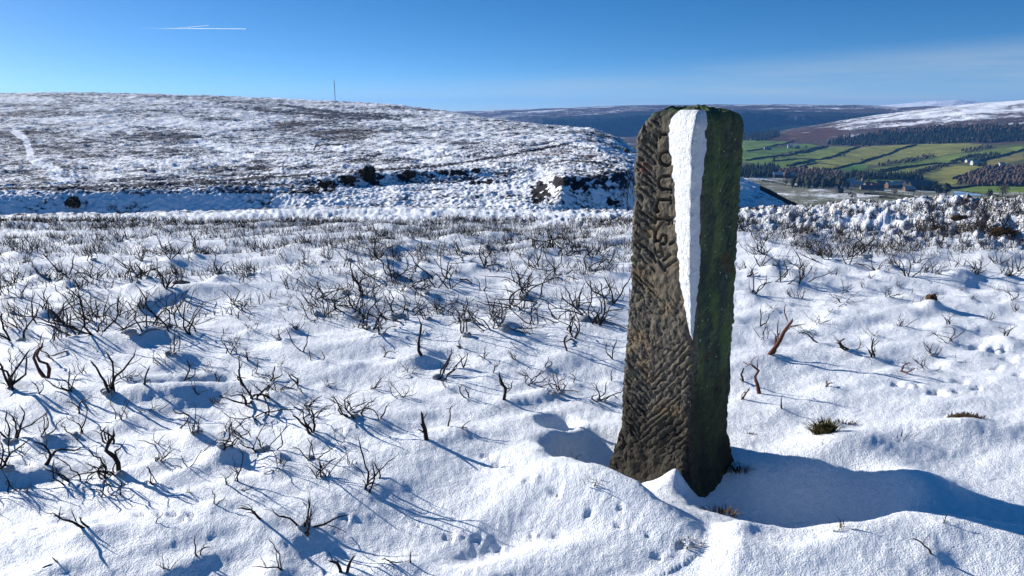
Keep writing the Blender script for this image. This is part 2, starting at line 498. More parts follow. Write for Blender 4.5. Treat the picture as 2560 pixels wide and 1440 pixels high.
# ------------------------------------------------------------------ where the heather grows (picture points -> places on the moor)
rng = random.Random(7)
PLANTS = []      # dict(x, y, kind, size, label, ...)
HERO = [
    # px, py of the foot, height px, kind, lean(deg, +right), label
    (1066, 1128, 66, 'stump', 6, 'thick upright charred heather stump casting one long shadow'),
    (1122, 1092, 52, 'hook', -5, 'thin hooked heather twig beside the thick charred stump'),
    (1150, 1098, 30, 'hook', 35, 'low arched heather twig on the post side of the hooked twig'),
    (1275, 1005, 75, 'antler', -35, 'stout antler-shaped charred branch short of the post'),
    (925, 1238, 110, 'clump', -8, 'forked heather shrub with a snow clump at its foot, below the thick stump'),
    (640, 1005, 95, 'spread', -25, 'wide leaning heather shrub with spiky upright shoots mid-field'),
    (660, 1045, 60, 'spread', -50, 'low heather branches sprawling in front of the wide leaning shrub'),
    (283, 995, 105, 'fan', 25, 'tall heather shrub with three long stems fanned to the post side'),
    (350, 985, 55, 'antler', 50, 'long heather stem lying over beside the tall fanned shrub'),
    (325, 1185, 110, 'antler', -10, 'crooked heather shrub with looping stem near the bottom left tracks'),
    (300, 1195, 80, 'spread', -55, 'tangled low heather branches left of the crooked looping shrub'),
    (490, 1105, 62, 'clump', 5, 'small thicket of thin upright heather twigs mid-left'),
    (560, 1155, 60, 'spread', 40, 'dark heather branch resting on a snow hump under the small thicket'),
    (660, 1140, 80, 'clump', 15, 'narrow upright heather shrub right of the snow hump'),
    (800, 1215, 75, 'clump', -5, 'bushy little heather sprout left of the forked snow-clump shrub'),
    (665, 1318, 60, 'antler', -35, 'stubby branched heather stem with wide shadow near the lower edge'),
    (755, 1335, 95, 'fan', 20, 'two long curving heather stems near the lower edge'),
    (860, 1425, 55, 'prongs', -10, 'double-pronged charred stub at the lower edge'),
    (150, 1432, 36, 'log', -60, 'thick reddish-brown branch lying at the bottom left corner'),
    (22, 985, 105, 'fan', 5, 'slender bare stems at the far left margin'),
    (40, 1095, 90, 'clump', -5, 'dark heather shrub at the left margin above the corner'),
    (110, 1100, 60, 'fan', 40, 'arched thin heather stems right of the margin shrub'),
    (20, 1180, 90, 'clump', 10, 'leafless shrub half cut off by the left margin'),
    (180, 1000, 75, 'clump', -20, 'bristly dark heather shrub left of the tall fanned shrub'),
    (115, 950, 100, 'hook', -15, 'single tall reddish heather stem rising at the left'),
    (880, 1075, 65, 'spread', -35, 'small heather shrub on a mound left of the hooked twig'),
    (948, 1075, 45, 'hook', 5, 'two thin upright twigs just left of the thick charred stump'),
    (885, 915, 45, 'antler', -50, 'pair of short charred prongs pointing left in open snow'),
    (1422, 890, 55, 'hook', -30, 'bent-over heather twig a little left of the post'),
    (1395, 985, 70, 'clump', 0, 'tangled pale-brown heather tuft left of the post'),
    (1500, 1000, 55, 'fan', 20, 'low twig with upturned tips touching the post edge'),
    (1100, 945, 75, 'fan', 20, 'two tall bowed heather stems in mid-field'),
    (1055, 905, 85, 'hook', 15, 'bent heather stem leaning over a blue hollow mid-field'),
    (1165, 850, 65, 'fan', 5, 'wavy heather stems on open snow mid-field'),
    (1330, 750, 105, 'bush', -10, 'big dense heather bush at mid-distance left of the post'),
    (1470, 800, 120, 'bush', -15, 'large spreading heather bush close behind the post on its left'),
    (1245, 845, 90, 'bush', 0, 'round fan-shaped heather shrub with pale twigs mid-field'),
    (1005, 800, 95, 'bush', -15, 'dense dark heather bush with snow among its stems, centre'),
    (880, 790, 90, 'bush', -25, 'leaning heather bush left of the dense central one'),
    (930, 830, 70, 'spread', 15, 'sprawling heather stems in front of the dense central bush'),
    (990, 700, 75, 'bush', 0, 'broad heather bush behind the dense central one'),
    (240, 850, 120, 'bush', -35, 'widest heather bush, its stems sweeping left at the left side'),
    (330, 850, 90, 'bush', 10, 'upright heather bush next to the widest left-hand bush'),
    (150, 800, 90, 'bush', -20, 'heather bush with crossed stems at the left behind the widest bush'),
    (420, 830, 80, 'bush', 25, 'thin-stemmed heather bush at the edge of the blue hollow'),
    (40, 850, 95, 'fan', -35, 'heavy-stemmed shrub at the left margin, snow heaped on its foot'),
    (430, 900, 60, 'clump', 10, 'small dark heather sprout below the blue hollow'),
    (745, 960, 38, 'antler', 0, 'low four-pronged charred twig in open snow'),
    (700, 860, 40, 'clump', -15, 'small loose heather sprig in smooth snow left of centre'),
    (590, 860, 32, 'grassy', 0, 'clump of fine upright straw-like twigs left of centre'),
    (1915, 900, 78, 'log', 32, 'thick reddish stem leaning outward beyond the post'),
    (1905, 985, 80, 'antler', 15, 'crooked reddish branch with many forks beside the post'),
    (1855, 950, 60, 'hook', 5, 'upright wavy stem touching the mossy side of the post'),
    (1850, 1000, 28, 'log', 40, 'short reddish stub curling at the mossy side of the post'),
    (2050, 862, 40, 'antler', -35, 'comb-shaped charred twig beyond the post'),
    (2115, 880, 45, 'antler', -45, 'dark knobbly twig right of the comb-shaped one'),
    (2140, 880, 30, 'hook', 20, 'curved two-pronged twig between two knobbly ones'),
    (2185, 895, 45, 'antler', -20, 'branched charred twig with a flat curved top beyond the post'),
    (2060, 975, 26, 'log', 45, 'low reddish-orange twig on a small snow rise beyond the post'),
    (1955, 1030, 24, 'stump', 0, 'tiny dark stub with a long straight shadow beyond the post'),
    (2240, 930, 42, 'antler', 25, 'forked twig right of the low reddish-orange one'),
    (2310, 920, 30, 'spread', -40, 'thin twig bent flat on the snow at the right'),
    (2380, 900, 32, 'antler', 30, 'reddish forked twig at the right'),
    (2330, 880, 45, 'clump', 0, 'group of short separate upright prongs at the right'),
    (2150, 655, 70, 'bush', 10, 'densest heather bush at mid-distance right of the post'),
    (2060, 660, 60, 'bush', -5, 'loose heather bush adjoining the densest right-hand bush'),
    (1960, 720, 75, 'bush', 20, 'dark windswept heather shrub directly right of the post'),
    (1880, 740, 60, 'fan', 40, 'long bowed heather stems emerging from behind the post'),
    (2265, 700, 55, 'fan', 0, 'thin upright stem with a twin in open snow right of the post'),
    (2480, 590, 60, 'bush', 10, 'tall brushy heather near the snowy bank at the right'),
    (2330, 775, 30, 'clump', 0, 'brown tuft poking from a white snow hump at the right'),
    (2320, 1425, 60, 'hook', -25, 'thin curved twig at the bottom right'),
    (2345, 1375, 26, 'antler', 10, 'small forked twig in open snow at the bottom right'),
    (1440, 1180, 40, 'clump', 20, 'dark dead root hanging in the blue pit by the post'),
    (975, 1405, 42, 'hook', -15, 'bent dark peg at the lower edge, left of centre'),
    (1028, 1405, 28, 'stump', 5, 'small dark peg next to the bent one at the lower edge'),
    (705, 1425, 60, 'fan', 5, 'short thick forked stub at the lower edge, near two long curving stems'),
    (500, 1395, 35, 'antler', -35, 'small twig lying on smooth snow at the lower left'),
    (420, 1430, 40, 'clump', -25, 'few crossing twigs on a dark snow dent at the lower left'),
    (280, 1235, 50, 'spread', -45, 'looping heather twigs at lower left over a blue-shaded hump'),
    (225, 1352, 46, 'log', -55, 'dark branch half buried in a snow hollow at the lower left'),
    (400, 1165, 40, 'spread', 55, 'long low stem snaking across the snow at lower left'),
    (470, 1250, 34, 'spread', 60, 'chain of low bent twigs continuing the snaking stem'),
    (780, 1165, 55, 'fan', 10, 'slim twigs around a snow dent right of the narrow shrub'),
    (540, 1290, 34, 'hook', -10, 'thin single twig with a curling shadow at lower left'),
]
def free_spot(x, y, d):
    return all((p['x'] - x) ** 2 + (p['y'] - y) ** 2 > d * d for p in PLANTS)
for px, py, hp, kind, lean, lab in HERO:
    x, y = on_ground(px, py)
    depth = y * CP + EYE * SP
    PLANTS.append(dict(x=x, y=y, kind=kind, size=(1.16 + .10 * (py > 880)) * hp * depth / FPX, lean=lean, label=lab, group=None, hero=True))
# the rest of the field, by the density the photograph shows: dense belt across the middle, thin at the right and in front
ZONES = [
    # x0, x1, y0, y1, count, kinds, size range (m), spacing, label, group
    (0, 480, 690, 870, 28, ('bush', 'fan', 'spread', 'clump'), (.16, .33), .2, 'patch around the widest bush', 'heather of the left-hand patch'),
    (480, 800, 640, 900, 16, ('clump', 'fan', 'spread'), (.08, .2), .3, 'open stretch left of centre', 'heather of the open stretch'),
    (780, 1130, 640, 850, 30, ('bush', 'spread', 'fan', 'clump'), (.14, .29), .18, 'dense central patch', 'heather of the central patch'),
    (1130, 1545, 620, 860, 42, ('bush', 'spread', 'fan', 'clump'), (.14, .32), .18, 'patch left of the post', 'heather left of the post'),
    (0, 800, 595, 700, 44, ('bush', 'clump', 'fan', 'spread'), (.11, .25), .22, 'far left field', 'heather of the far left field'),
    (800, 1545, 585, 650, 40, ('bush', 'clump'), (.10, .22), .22, 'far middle field', 'heather of the far middle field'),
    (1850, 2560, 575, 700, 52, ('bush', 'clump', 'fan'), (.13, .25), .2, 'belt before the snowy bank', 'heather before the bank'),
    (1860, 2540, 700, 860, 26, ('clump', 'spread', 'antler'), (.05, .13), .3, 'snow beyond the post', 'sparse heather right of the post'),
    (0, 900, 900, 1250, 44, ('antler', 'spread', 'spread', 'hook', 'fan'), (.06, .14), .15, 'near left snow', 'scattered heather at near left'),
    (900, 1540, 870, 1010, 18, ('antler', 'hook', 'spread'), (.05, .12), .2, 'snow by the post', 'scattered heather near the post'),
    (80, 820, 1250, 1430, 12, ('antler', 'hook', 'spread'), (.03, .08), .2, 'lower left snow', 'tiny twigs at lower left'),
]
ORD = ['first', 'second', 'third', 'fourth', 'fifth', 'sixth', 'seventh', 'eighth', 'ninth', 'tenth', 'eleventh', 'twelfth', 'thirteenth', 'fourteenth', 'fifteenth', 'sixteenth', 'seventeenth', 'eighteenth', 'nineteenth', 'twentieth']
for x0, x1, y0, y1, n, kinds, (s0, s1), sp, lab, grp in ZONES:
    tries = got = 0; mine = []
    while got < n and tries < n * 30:
        tries += 1
        px, py = rng.uniform(x0, x1), rng.uniform(y0, y1)
        if 1540 < px < 1850: continue
        x, y = on_ground(px, py)
        if not free_spot(x, y, sp): continue
        if float(noise(x * .6, y * .6, 55)) < -0.35 and rng.random() < .7: continue
        got += 1
        p = dict(x=x, y=y, kind=rng.choice(kinds), size=rng.uniform(s0, s1), lean=rng.gauss(0, 22), group=grp, hero=False, px=px, py=py)
        PLANTS.append(p); mine.append(p)
    # each one is told by its row and its place in the row
    mine.sort(key=lambda p: -p['py'])
    nrow = max(1, round(len(mine) / 13)); per = math.ceil(len(mine) / nrow)
    rows_ = [mine[i * per:(i + 1) * per] for i in range(nrow)]
    names = {1: [''], 2: ['front row of ', 'back row of '], 3: ['front row of ', 'middle row of ', 'back row of '], 4: ['front row of ', 'second row of ', 'third row of ', 'back row of ']}[min(nrow, 4)]
    for rn, row in zip(names, rows_):
        row.sort(key=lambda p: p['px'])
        for i, p in enumerate(row):
            big = 'tall' if p['size'] > .6 * s1 + .4 * s0 else ('low' if p['size'] < .35 * s1 + .65 * s0 else 'middling')
            what = {'bush': 'bushy heather', 'clump': 'heather clump', 'fan': 'fan-shaped heather', 'spread': 'sprawling heather', 'antler': 'forked heather twig', 'hook': 'hooked heather twig'}[p['kind']]
            p['label'] = '%s %s, %s from left in the %s%s' % (big, what, ORD[i], rn, lab)
for p in PLANTS:
    s = p['size']
    if p['kind'] in ('bush', 'fan', 'clump') and s > .1:
        BUMPS.append((p['x'] + rng.uniform(-.05, .05), p['y'] + rng.uniform(-.04, .04), .6 * s + .05, .38 * s + .04, .3, .065 * s, 2))
        BUMPS.append((p['x'] + .5 * s + .05, p['y'] - .15 * s, .35 * s, .2 * s + .02, -.3, -.03 * s, 2))
        if rng.random() < .5:
            BUMPS.append((p['x'] + rng.uniform(-.4, .4) * s, p['y'] + rng.uniform(-.3, .3) * s, .09 + .1 * s, .06 + .08 * s, rng.uniform(0, 3), .035, 2))
    else:
        BUMPS.append((p['x'], p['y'], .05 + .3 * s, .04 + .2 * s, .3, .018, 2))

# ------------------------------------------------------------------ the moor as one sheet
def build_ground():
    az = np.concatenate([np.radians(np.linspace(-110, -44, 60))[:-1], np.radians(np.linspace(-44, 44, 960)), np.radians(np.linspace(44, 110, 60))[1:]])
    q = 0.4
    rr = np.linspace(0.5 ** -q, 30.0 ** -q, 660) ** (-1 / q)
    AZ, RR = np.meshgrid(az, rr)
    X, Y = RR * np.sin(AZ), RR * np.cos(AZ)
    Z = ground_z(X, Y, False)
    for b in BUMPS:
        cx, cy, rx, ry = b[:4]; R = 2.6 * max(rx, ry)
        r0 = math.hypot(cx, cy); a0 = math.atan2(cx, cy)
        i0, i1 = np.searchsorted(rr, (r0 - R, r0 + R)); w = math.asin(min(1, R / r0))
        j0, j1 = np.searchsorted(az, (a0 - w, a0 + w))
        if i1 > i0 and j1 > j0:
            Z[i0:i1, j0:j1] += bump_eval(X[i0:i1, j0:j1], Y[i0:i1, j0:j1], b)
    cx, cy = G(1688, 1200)
    q2 = np.hypot(X - cx, Y - cy)
    Z += 0.175 * np.maximum(0, 1 - q2 / 0.22) ** 1.7
    # vegetation shows on steep sides of the tussocks and on the brown far belt
    _, k, bank = ground_base(X, Y)
    gy, gx = np.gradient(Z)
    dr = np.gradient(rr)[:, None]; da = np.gradient(az)[None, :] * RR
    slope = np.hypot(gy / dr, gx / da)
    edge = sstep(0.80, 0.93, k)
    veg = edge * np.clip((slope - 0.35) * 1.3, 0, 0.75) + (1 - bank) * sstep(0.72, 0.9, k) * 0.34 * (0.6 + 0.8 * fbm(X * .5, Y * 1.2, 61, 2))
    veg = veg + np.where(k > 1.05, .5, 0)
    col = np.stack([np.clip(veg, 0, 1), np.zeros_like(Z), np.zeros_like(Z), np.ones_like(Z)], -1)
    o = link('ground', grid_mesh('ground', X, Y, Z, col), MAT_SNOW)
    tag(o, 'wind-packed snow lying over the heather moor', kind='structure')
build_ground()

# ------------------------------------------------------------------ hills and valley: surveyed profiles at their distances
def pchip(xs, ys, xq):
    """monotone cubic through columns: xs, ys (K, C), xq (R, C)"""
    K, C = xs.shape
    h = np.diff(xs, axis=0); d = np.diff(ys, axis=0) / h
    m = np.zeros_like(ys)
    w1 = 2 * h[1:] + h[:-1]; w2 = h[1:] + 2 * h[:-1]
    same = d[:-1] * d[1:] > 0
    with np.errstate(divide='ignore', invalid='ignore'):
        mm = (w1 + w2) / (w1 / d[:-1] + w2 / d[1:])
    m[1:-1] = np.where(same, mm, 0.0); m[0] = d[0]; m[-1] = d[-1]
    out = np.empty_like(xq)
    for j in range(C):
        k = np.clip(np.searchsorted(xs[:, j], xq[:, j], 'right') - 1, 0, K - 2)
        hh = h[k, j]; t = (xq[:, j] - xs[k, j]) / hh
        out[:, j] = ((2 * t**3 - 3 * t**2 + 1) * ys[k, j] + (t**3 - 2 * t**2 + t) * hh * m[k, j] + (-2 * t**3 + 3 * t**2) * ys[k + 1, j] + (t**3 - t**2) * hh * m[k + 1, j])
    return out
class Patch:
    def __init__(self, px0, px1, cols, curves):
        """curves near to far: (rows to next, [(px, py, distance), ...])"""
        a0, a1 = float(px_az(px0, 300)), float(px_az(px1, 300))
        self.az = np.linspace(a0, a1, cols)
        L, Zc, rows = [], [], []
        for n, pts in curves:
            p = np.array(pts, float)
            az = px_az(p[:, 0], p[:, 1]); t = px_tan(p[:, 0], p[:, 1])
            ld = np.interp(self.az, az, np.log(p[:, 2])); tt = np.interp(self.az, az, t)
            ker = np.hanning(2 * max(2, cols // 90) + 1); ker /= ker.sum(); w = len(ker) // 2
            sm = lambda v: np.convolve(np.pad(v, w, 'edge'), ker, 'valid')
            ld, tt = sm(ld), sm(tt)
            L.append(ld); Zc.append(EYE + np.exp(ld) * tt); rows.append(n)
        L, Zc = np.array(L), np.array(Zc)
        parts = []
        for i in range(len(rows) - 1):
            t = np.linspace(0, 1, rows[i], endpoint=False)[:, None]
            parts.append(L[i][None] * (1 - t) + L[i + 1][None] * t)
        parts.append(L[-1][None])
        lq = np.concatenate(parts)
        self.D = np.exp(lq); self.Z = pchip(np.exp(L), Zc, self.D)
        self.X = self.D * np.sin(self.az)[None]; self.Y = self.D * np.cos(self.az)[None]
    def px(self):
        return to_px(self.X, self.Y, self.Z)
    def hit(self, px, py, dmin=0):
        """point of the patch seen at a picture point"""
        a, t = float(px_az(px, py)), float(px_tan(px, py))
        j = int(np.clip(np.searchsorted(self.az, a), 0, len(self.az) - 1))
        d, z = self.D[:, j], self.Z[:, j]
        ok = np.nonzero(((z - EYE) / d >= t) & (d > dmin))[0]
        i = int(ok[0]) if len(ok) else int(np.argmax((z - EYE) / d * (d > dmin) - 9 * (d <= dmin)))
        dd = d[i]
        if i > 0 and len(ok):
            e0, e1 = (z[i - 1] - EYE) / d[i - 1] - t, (z[i] - EYE) / d[i] - t
            if e1 > e0: dd = d[i - 1] + (d[i] - d[i - 1]) * np.clip(-e0 / (e1 - e0), 0, 1)
        zz = float(np.interp(dd, d, z))
        return Vector((math.sin(a) * dd, math.cos(a) * dd, zz))
    def zat(self, x, y):
        a, d = math.atan2(x, y), math.hypot(x, y)
        j = int(np.clip(np.searchsorted(self.az, a), 0, len(self.az) - 1))
        return float(np.interp(d, self.D[:, j], self.Z[:, j]))
def K(py, d, *more):
    return [(-700, py, d), (3400, py, d)] if not more else None
# --- the moor hill across the gully
hill = Patch(-560, 2120, 820, [
    (20, [(-600, 640, 24), (2200, 640, 24)]),
    (16, [(-600, 640, 60), (780, 640, 60), (1200, 620, 55), (1500, 640, 60), (1860, 640, 90), (2200, 640, 120)]),
    (70, [(-600, 556, 96), (0, 552, 96), (700, 550, 92), (820, 546, 84), (1350, 546, 80), (1420, 548, 88), (1570, 545, 95), (1860, 545, 170), (2010, 548, 210), (2200, 590, 260)]),
    (70, [(-600, 492, 100.5), (0, 488, 100.5), (300, 478, 100), (600, 470, 100), (760, 480, 98), (880, 480, 104), (1040, 472, 108), (1200, 462, 112), (1350, 448, 116), (1400, 440, 97), (1570, 432, 101), (1750, 470, 180), (1860, 500, 230), (2010, 540, 260), (2200, 580, 300)]),
    (26, [(-600, 488, 118), (0, 483, 118), (600, 462, 116), (760, 466, 116), (880, 471, 118), (1040, 464, 122), (1200, 455, 124), (1350, 440, 126), (1420, 434, 118), (1570, 427, 122), (1750, 450, 220), (1860, 478, 260), (2010, 534, 290), (2200, 575, 320)]),
    (50, [(-600, 480, 128), (0, 476, 128), (600, 452, 126), (760, 445, 122), (880, 434, 122), (1040, 428, 127), (1200, 424, 132), (1350, 415, 138), (1420, 418, 132), (1570, 415, 138), (1750, 436, 260), (1860, 466, 290), (2010, 530, 310), (2200, 572, 335)]),
    (16, [(-600, 474, 160), (0, 470, 160), (600, 445, 165), (900, 430, 170), (1100, 416, 180), (1250, 395, 195), (1430, 360, 230), (1500, 375, 190), (1570, 398, 190), (1750, 428, 290), (1860, 460, 310), (2010, 528, 330), (2200, 570, 350)]),
    (60, [(-600, 468, 163), (0, 464, 163), (600, 441, 168), (900, 426, 173), (1100, 412, 183), (1250, 391, 198), (1430, 357, 234), (1500, 368, 215), (1570, 392, 215), (1750, 425, 300), (1860, 457, 320), (2010, 526, 340), (2200, 568, 360)]),
    (80, [(-600, 380, 300), (0, 378, 300), (700, 370, 300), (1100, 358, 300), (1300, 348, 300), (1430, 345, 300), (1500, 355, 290), (1570, 382, 280), (1750, 420, 320), (1860, 454, 335), (2010, 525, 350), (2200, 567, 370)]),
    (70, [(-600, 300, 520), (0, 300, 520), (700, 306, 500), (1000, 318, 460), (1200, 330, 400), (1350, 332, 370), (1450, 332, 345), (1540, 352, 330), (1580, 378, 310), (1750, 416, 335), (1860, 451, 345), (2010, 524, 360), (2200, 566, 380)]),
    (40, [(-600, 238, 900), (0, 234, 880), (200, 233, 860), (400, 236, 840), (600, 243, 810), (800, 252, 770), (900, 257, 740), (1000, 264, 700), (1100, 277, 650), (1200, 292, 580), (1300, 307, 500), (1400, 317, 440), (1480, 323, 400), (1540, 345, 360), (1580, 374, 330), (1750, 413, 345), (1860, 448, 355), (1930, 482, 360), (2010, 523, 370), (2200, 565, 390)]),
    (20, [(-600, 246, 1100), (800, 262, 1000), (1000, 275, 950), (1200, 305, 900), (1400, 345, 700), (1480, 360, 640), (1580, 420, 560), (1860, 520, 560), (2200, 640, 560)]),
    (1, [(-600, 262, 4800), (800, 268, 4800), (1000, 285, 4800), (1200, 330, 4300), (1400, 360, 3600), (1860, 560, 1200), (2200, 640, 900)]),
])
def dress_hill():
    P = hill; X, Y, D = P.X, P.Y, P.D
    amp = np.clip(D / 120, 0.4, 1)
    fade = 1 - sstep(500, 1200, D)
    far = sstep(170, 420, D)
    Z = P.Z
    px, py = P.px()
    vis = sstep(40, 80, D)
    Z = Z + vis * (0.26 * np.abs(fbm(X * .9, Y * .9, 71, 2)) + 0.13 * fbm(X * 2.1, Y * 2.1, 72, 2)) * fade * (1 - 0.3 * far)
    Z = Z + vis * 0.45 * fbm(X * .16, Y * .16, 73, 3) * np.clip(D / 130, .6, 1.6)
    Z = Z + far * (0.9 * fbm(X * .03, Y * .03, 74, 3))
    P.Z = Z
    px, py = to_px(X, Y, Z)
    # land cover
    big = fbm(X * .012, Y * .03, 75, 4)
    patch = fbm(X * .028 + 4, Y * .010, 76, 3)
    snow = 0.635 + 0.13 * big + 0.09 * patch
    heath = np.array([0.034, 0.040, 0.060])
    brown = np.array([0.065, 0.052, 0.046])
    col = np.broadcast_to(heath, X.shape + (3,)).copy()
    bm = sstep(.15, .6, fbm(X * .015, Y * .02, 78, 3))[..., None]
    col = col * (1 - .35 * bm) + brown * .35 * bm
    def blotch(cx, cy, rx, ry, val, c=None, amount=1.0):
        nonlocal snow, col
        q = ((px - cx) / rx) ** 2 + ((py - cy) / ry) ** 2 + 0.5 * fbm(px * .02, py * .06, 79, 3)
        f = (1 - sstep(.2, 1.6, q)) * .5 * amount * (D > 60)
        snow = snow * (1 - f) + val * f
        if c is not None: col = col * (1 - f[..., None]) + np.array(c) * f[..., None]
    blotch(110, 395, 150, 75, .50)
    blotch(860, 335, 100, 16, 0.30, (.09, .062, .042))
    blotch(730, 318, 60, 10, 0.36, (.07, .06, .05))
    blotch(330, 330, 60, 14, 0.36); blotch(420, 345, 70, 18, .38)
    blotch(100, 285, 120, 8, .38, (.075, .055, .045)); blotch(930, 290, 140, 10, .40)
    blotch(60, 248, 90, 6, .95); blotch(560, 312, 90, 12, .92); blotch(440, 300, 60, 14, .85); blotch(660, 372, 120, 8, .9); blotch(760, 400, 90, 12, .85)
    blotch(1050, 375, 120, 14, .95); blotch(1130, 400, 90, 10, .98); blotch(840, 372, 40, 6, .95); blotch(1250, 345, 150, 10, .8); blotch(300, 268, 120, 7, .85)
    blotch(560, 405, 60, 8, .85); blotch(160, 300, 90, 8, .8); blotch(1180, 320, 100, 8, .75)
    blotch(1420, 385, 100, 22, .52, (.12, .075, .06)); blotch(1500, 400, 70, 18, .5, (.10, .07, .06))
    # raw peat and rock of the stream banks
    bank = (D > 80) & (D < 130)
    pe = np.zeros_like(X)
    for cx, cy, rx, ry in ((1400, 455, 26, 14), (1450, 462, 26, 20), (1500, 450, 40, 12), (1530, 505, 16, 8), (870, 452, 26, 12), (935, 448, 26, 14), (1010, 438, 20, 10), (820, 466, 24, 12), (720, 500, 40, 18), (780, 480, 25, 12), (1130, 432, 60, 8), (1210, 455, 50, 6), (1350, 480, 25, 30)):
        q = ((px - cx) / rx) ** 2 + ((py - cy) / ry) ** 2 + 1.5 * fbm(px * .07, py * .11, 81, 4)
        pe = np.maximum(pe, 1 - sstep(.3, .9, q))
    pe = pe * bank
    pe = pe * .8
    snow = snow * (1 - pe) + 0.12 * pe
    col = col * (1 - pe[..., None]) + np.array([.018, .012, .012]) * pe[..., None]
    face = bank & (py > 484) & (px < 820)
    snow = np.where(face, 0.78, snow); col = np.where(face[..., None], np.array([.02, .018, .02]), col)
    face = (D > 70) & (D < 118) & (px > 1000) & (px < 1600) & (py > 470)
    snow = np.where(face & (pe < .3), 0.70, snow); col = np.where(face[..., None], np.array([.02, .017, .018]), col)
    spur = (D > 78) & (D < 118) & (px > 800) & (px < 1340) & (py < 520)
    snow = np.where(spur & (pe < .3), .74, snow)
    flank = (D > 150) & (px > 1800)
    snow = np.where(flank, .76, snow); col = np.where(flank[..., None], np.array([.03, .022, .02]), col)
    fl2 = (np.abs(py - (448 + (px - 1860) * .50)) < 7) & flank & (px > 1900)
    snow = np.where(fl2, .25, snow)
    # snow-filled footpaths and the sunken track
    def path(pts, w, val, c=None):
        nonlocal snow, col
        d, t = seg_dist(px, py * 1.0, pts)
        f = (1 - sstep(w * .4, w * 1.3, d + 1.6 * noise(px * .08, py * .08, 83))) * (D > 100)
        snow = snow * (1 - f) + val * f
        if c is not None: col = col * (1 - f[..., None]) + np.array(c) * f[..., None]
    path([(35, 328), (60, 345), (70, 365), (78, 398), (95, 408), (130, 420), (150, 428), (132, 440), (150, 448), (182, 452)], 6.5, 1.3)
    path([(500, 352), (530, 364), (580, 376), (632, 393)], 5.0, 1.3)
    path([(300, 322), (330, 334)], 2.5, 1.2)
    path([(0, 472), (300, 466), (600, 448), (900, 428), (1100, 414), (1250, 392), (1430, 357)], 2.6, .40, (.035, .034, .045))
    path([(785, 374), (790, 364), (815, 361), (858, 361)], 1.6, .1)
    path([(640, 275), (780, 285), (900, 300)], 3, .42); path([(700, 262), (840, 280), (1000, 300)], 3, .42)
    path([(430, 460), (600, 458)], 1.5, .2)
    C4 = np.concatenate([col, np.clip(snow, 0, 1.3)[..., None]], -1)
    o = link('moorland_hill', grid_mesh('moorland_hill', X, Y, Z, C4), terrain_mat('heather_moor', 0.12, 0.45, 1.5, 0.45, (0.7, 1.0, 1.0), 0.09))
    tag(o, 'snow-dusted heather hill beyond the gully', kind='structure')
dress_hill()

# --- the dale on the right
dale = Patch(1380, 3300, 520, [
    (6, [(1300, 900, 60), (3400, 900, 60)]),
    (10, [(1300, 640, 500), (3400, 640, 500)]),
    (40, [(1300, 580, 820), (1860, 560, 820), (2100, 540, 860), (2560, 525, 860), (3400, 520, 860)]),
    (40, [(1300, 480, 1250), (1860, 468, 1250), (1950, 470, 1250), (2050, 473, 1230), (2150, 482, 1200), (2250, 490, 1150), (2350, 496, 1100), (2450, 500, 1080), (2560, 500, 1080), (3400, 500, 1080)]),
    (40, [(1300, 470, 1400), (1860, 446, 1420), (1950, 450, 1420), (2050, 456, 1400), (2150, 466, 1380), (2250, 472, 1350), (2350, 482, 1300), (2450, 482, 1250), (2560, 480, 1250), (3400, 480, 1250)]),
    (60, [(1300, 450, 1600), (1860, 428, 1600), (1950, 432, 1600), (2050, 438, 1600), (2150, 444, 1600), (2250, 449, 1600), (2350, 462, 1560), (2450, 466, 1500), (2560, 466, 1500), (3400, 466, 1500)]),
    (60, [(1300, 410, 2000), (1860, 392, 2000), (1950, 398, 2000), (2050, 402, 2000), (2150, 404, 2000), (2250, 408, 2000), (2350, 412, 1980), (2450, 414, 1950), (2560, 416, 1950), (3400, 416, 1950)]),
    (50, [(1300, 370, 2600), (1860, 354, 2600), (1950, 356, 2600), (2050, 362, 2560), (2150, 367, 2520), (2250, 363, 2520), (2350, 361, 2520), (2450, 359, 2500), (2560, 357, 2500), (3400, 357, 2500)]),
    (50, [(1300, 350, 2950), (1860, 344, 2950), (1950, 335, 2950), (2050, 333, 2850), (2150, 330, 2800), (2250, 322, 2800), (2350, 316, 2800), (2450, 312, 2780), (2560, 312, 2780), (3400, 300, 2780)]),
    (20, [(1300, 350, 3500), (1860, 342, 3500), (1950, 330, 3450), (1990, 320, 3450), (2060, 309, 3450), (2120, 299, 3500), (2200, 287, 3600), (2260, 279, 3650), (2330, 271, 3700), (2400, 263, 3750), (2480, 256, 3800), (2560, 250, 3800), (2800, 238, 3800), (3400, 230, 3800)]),
    (1, [(1300, 420, 4600), (1860, 400, 4600), (2100, 370, 4700), (2560, 320, 4900), (3400, 300, 4900)]),
])
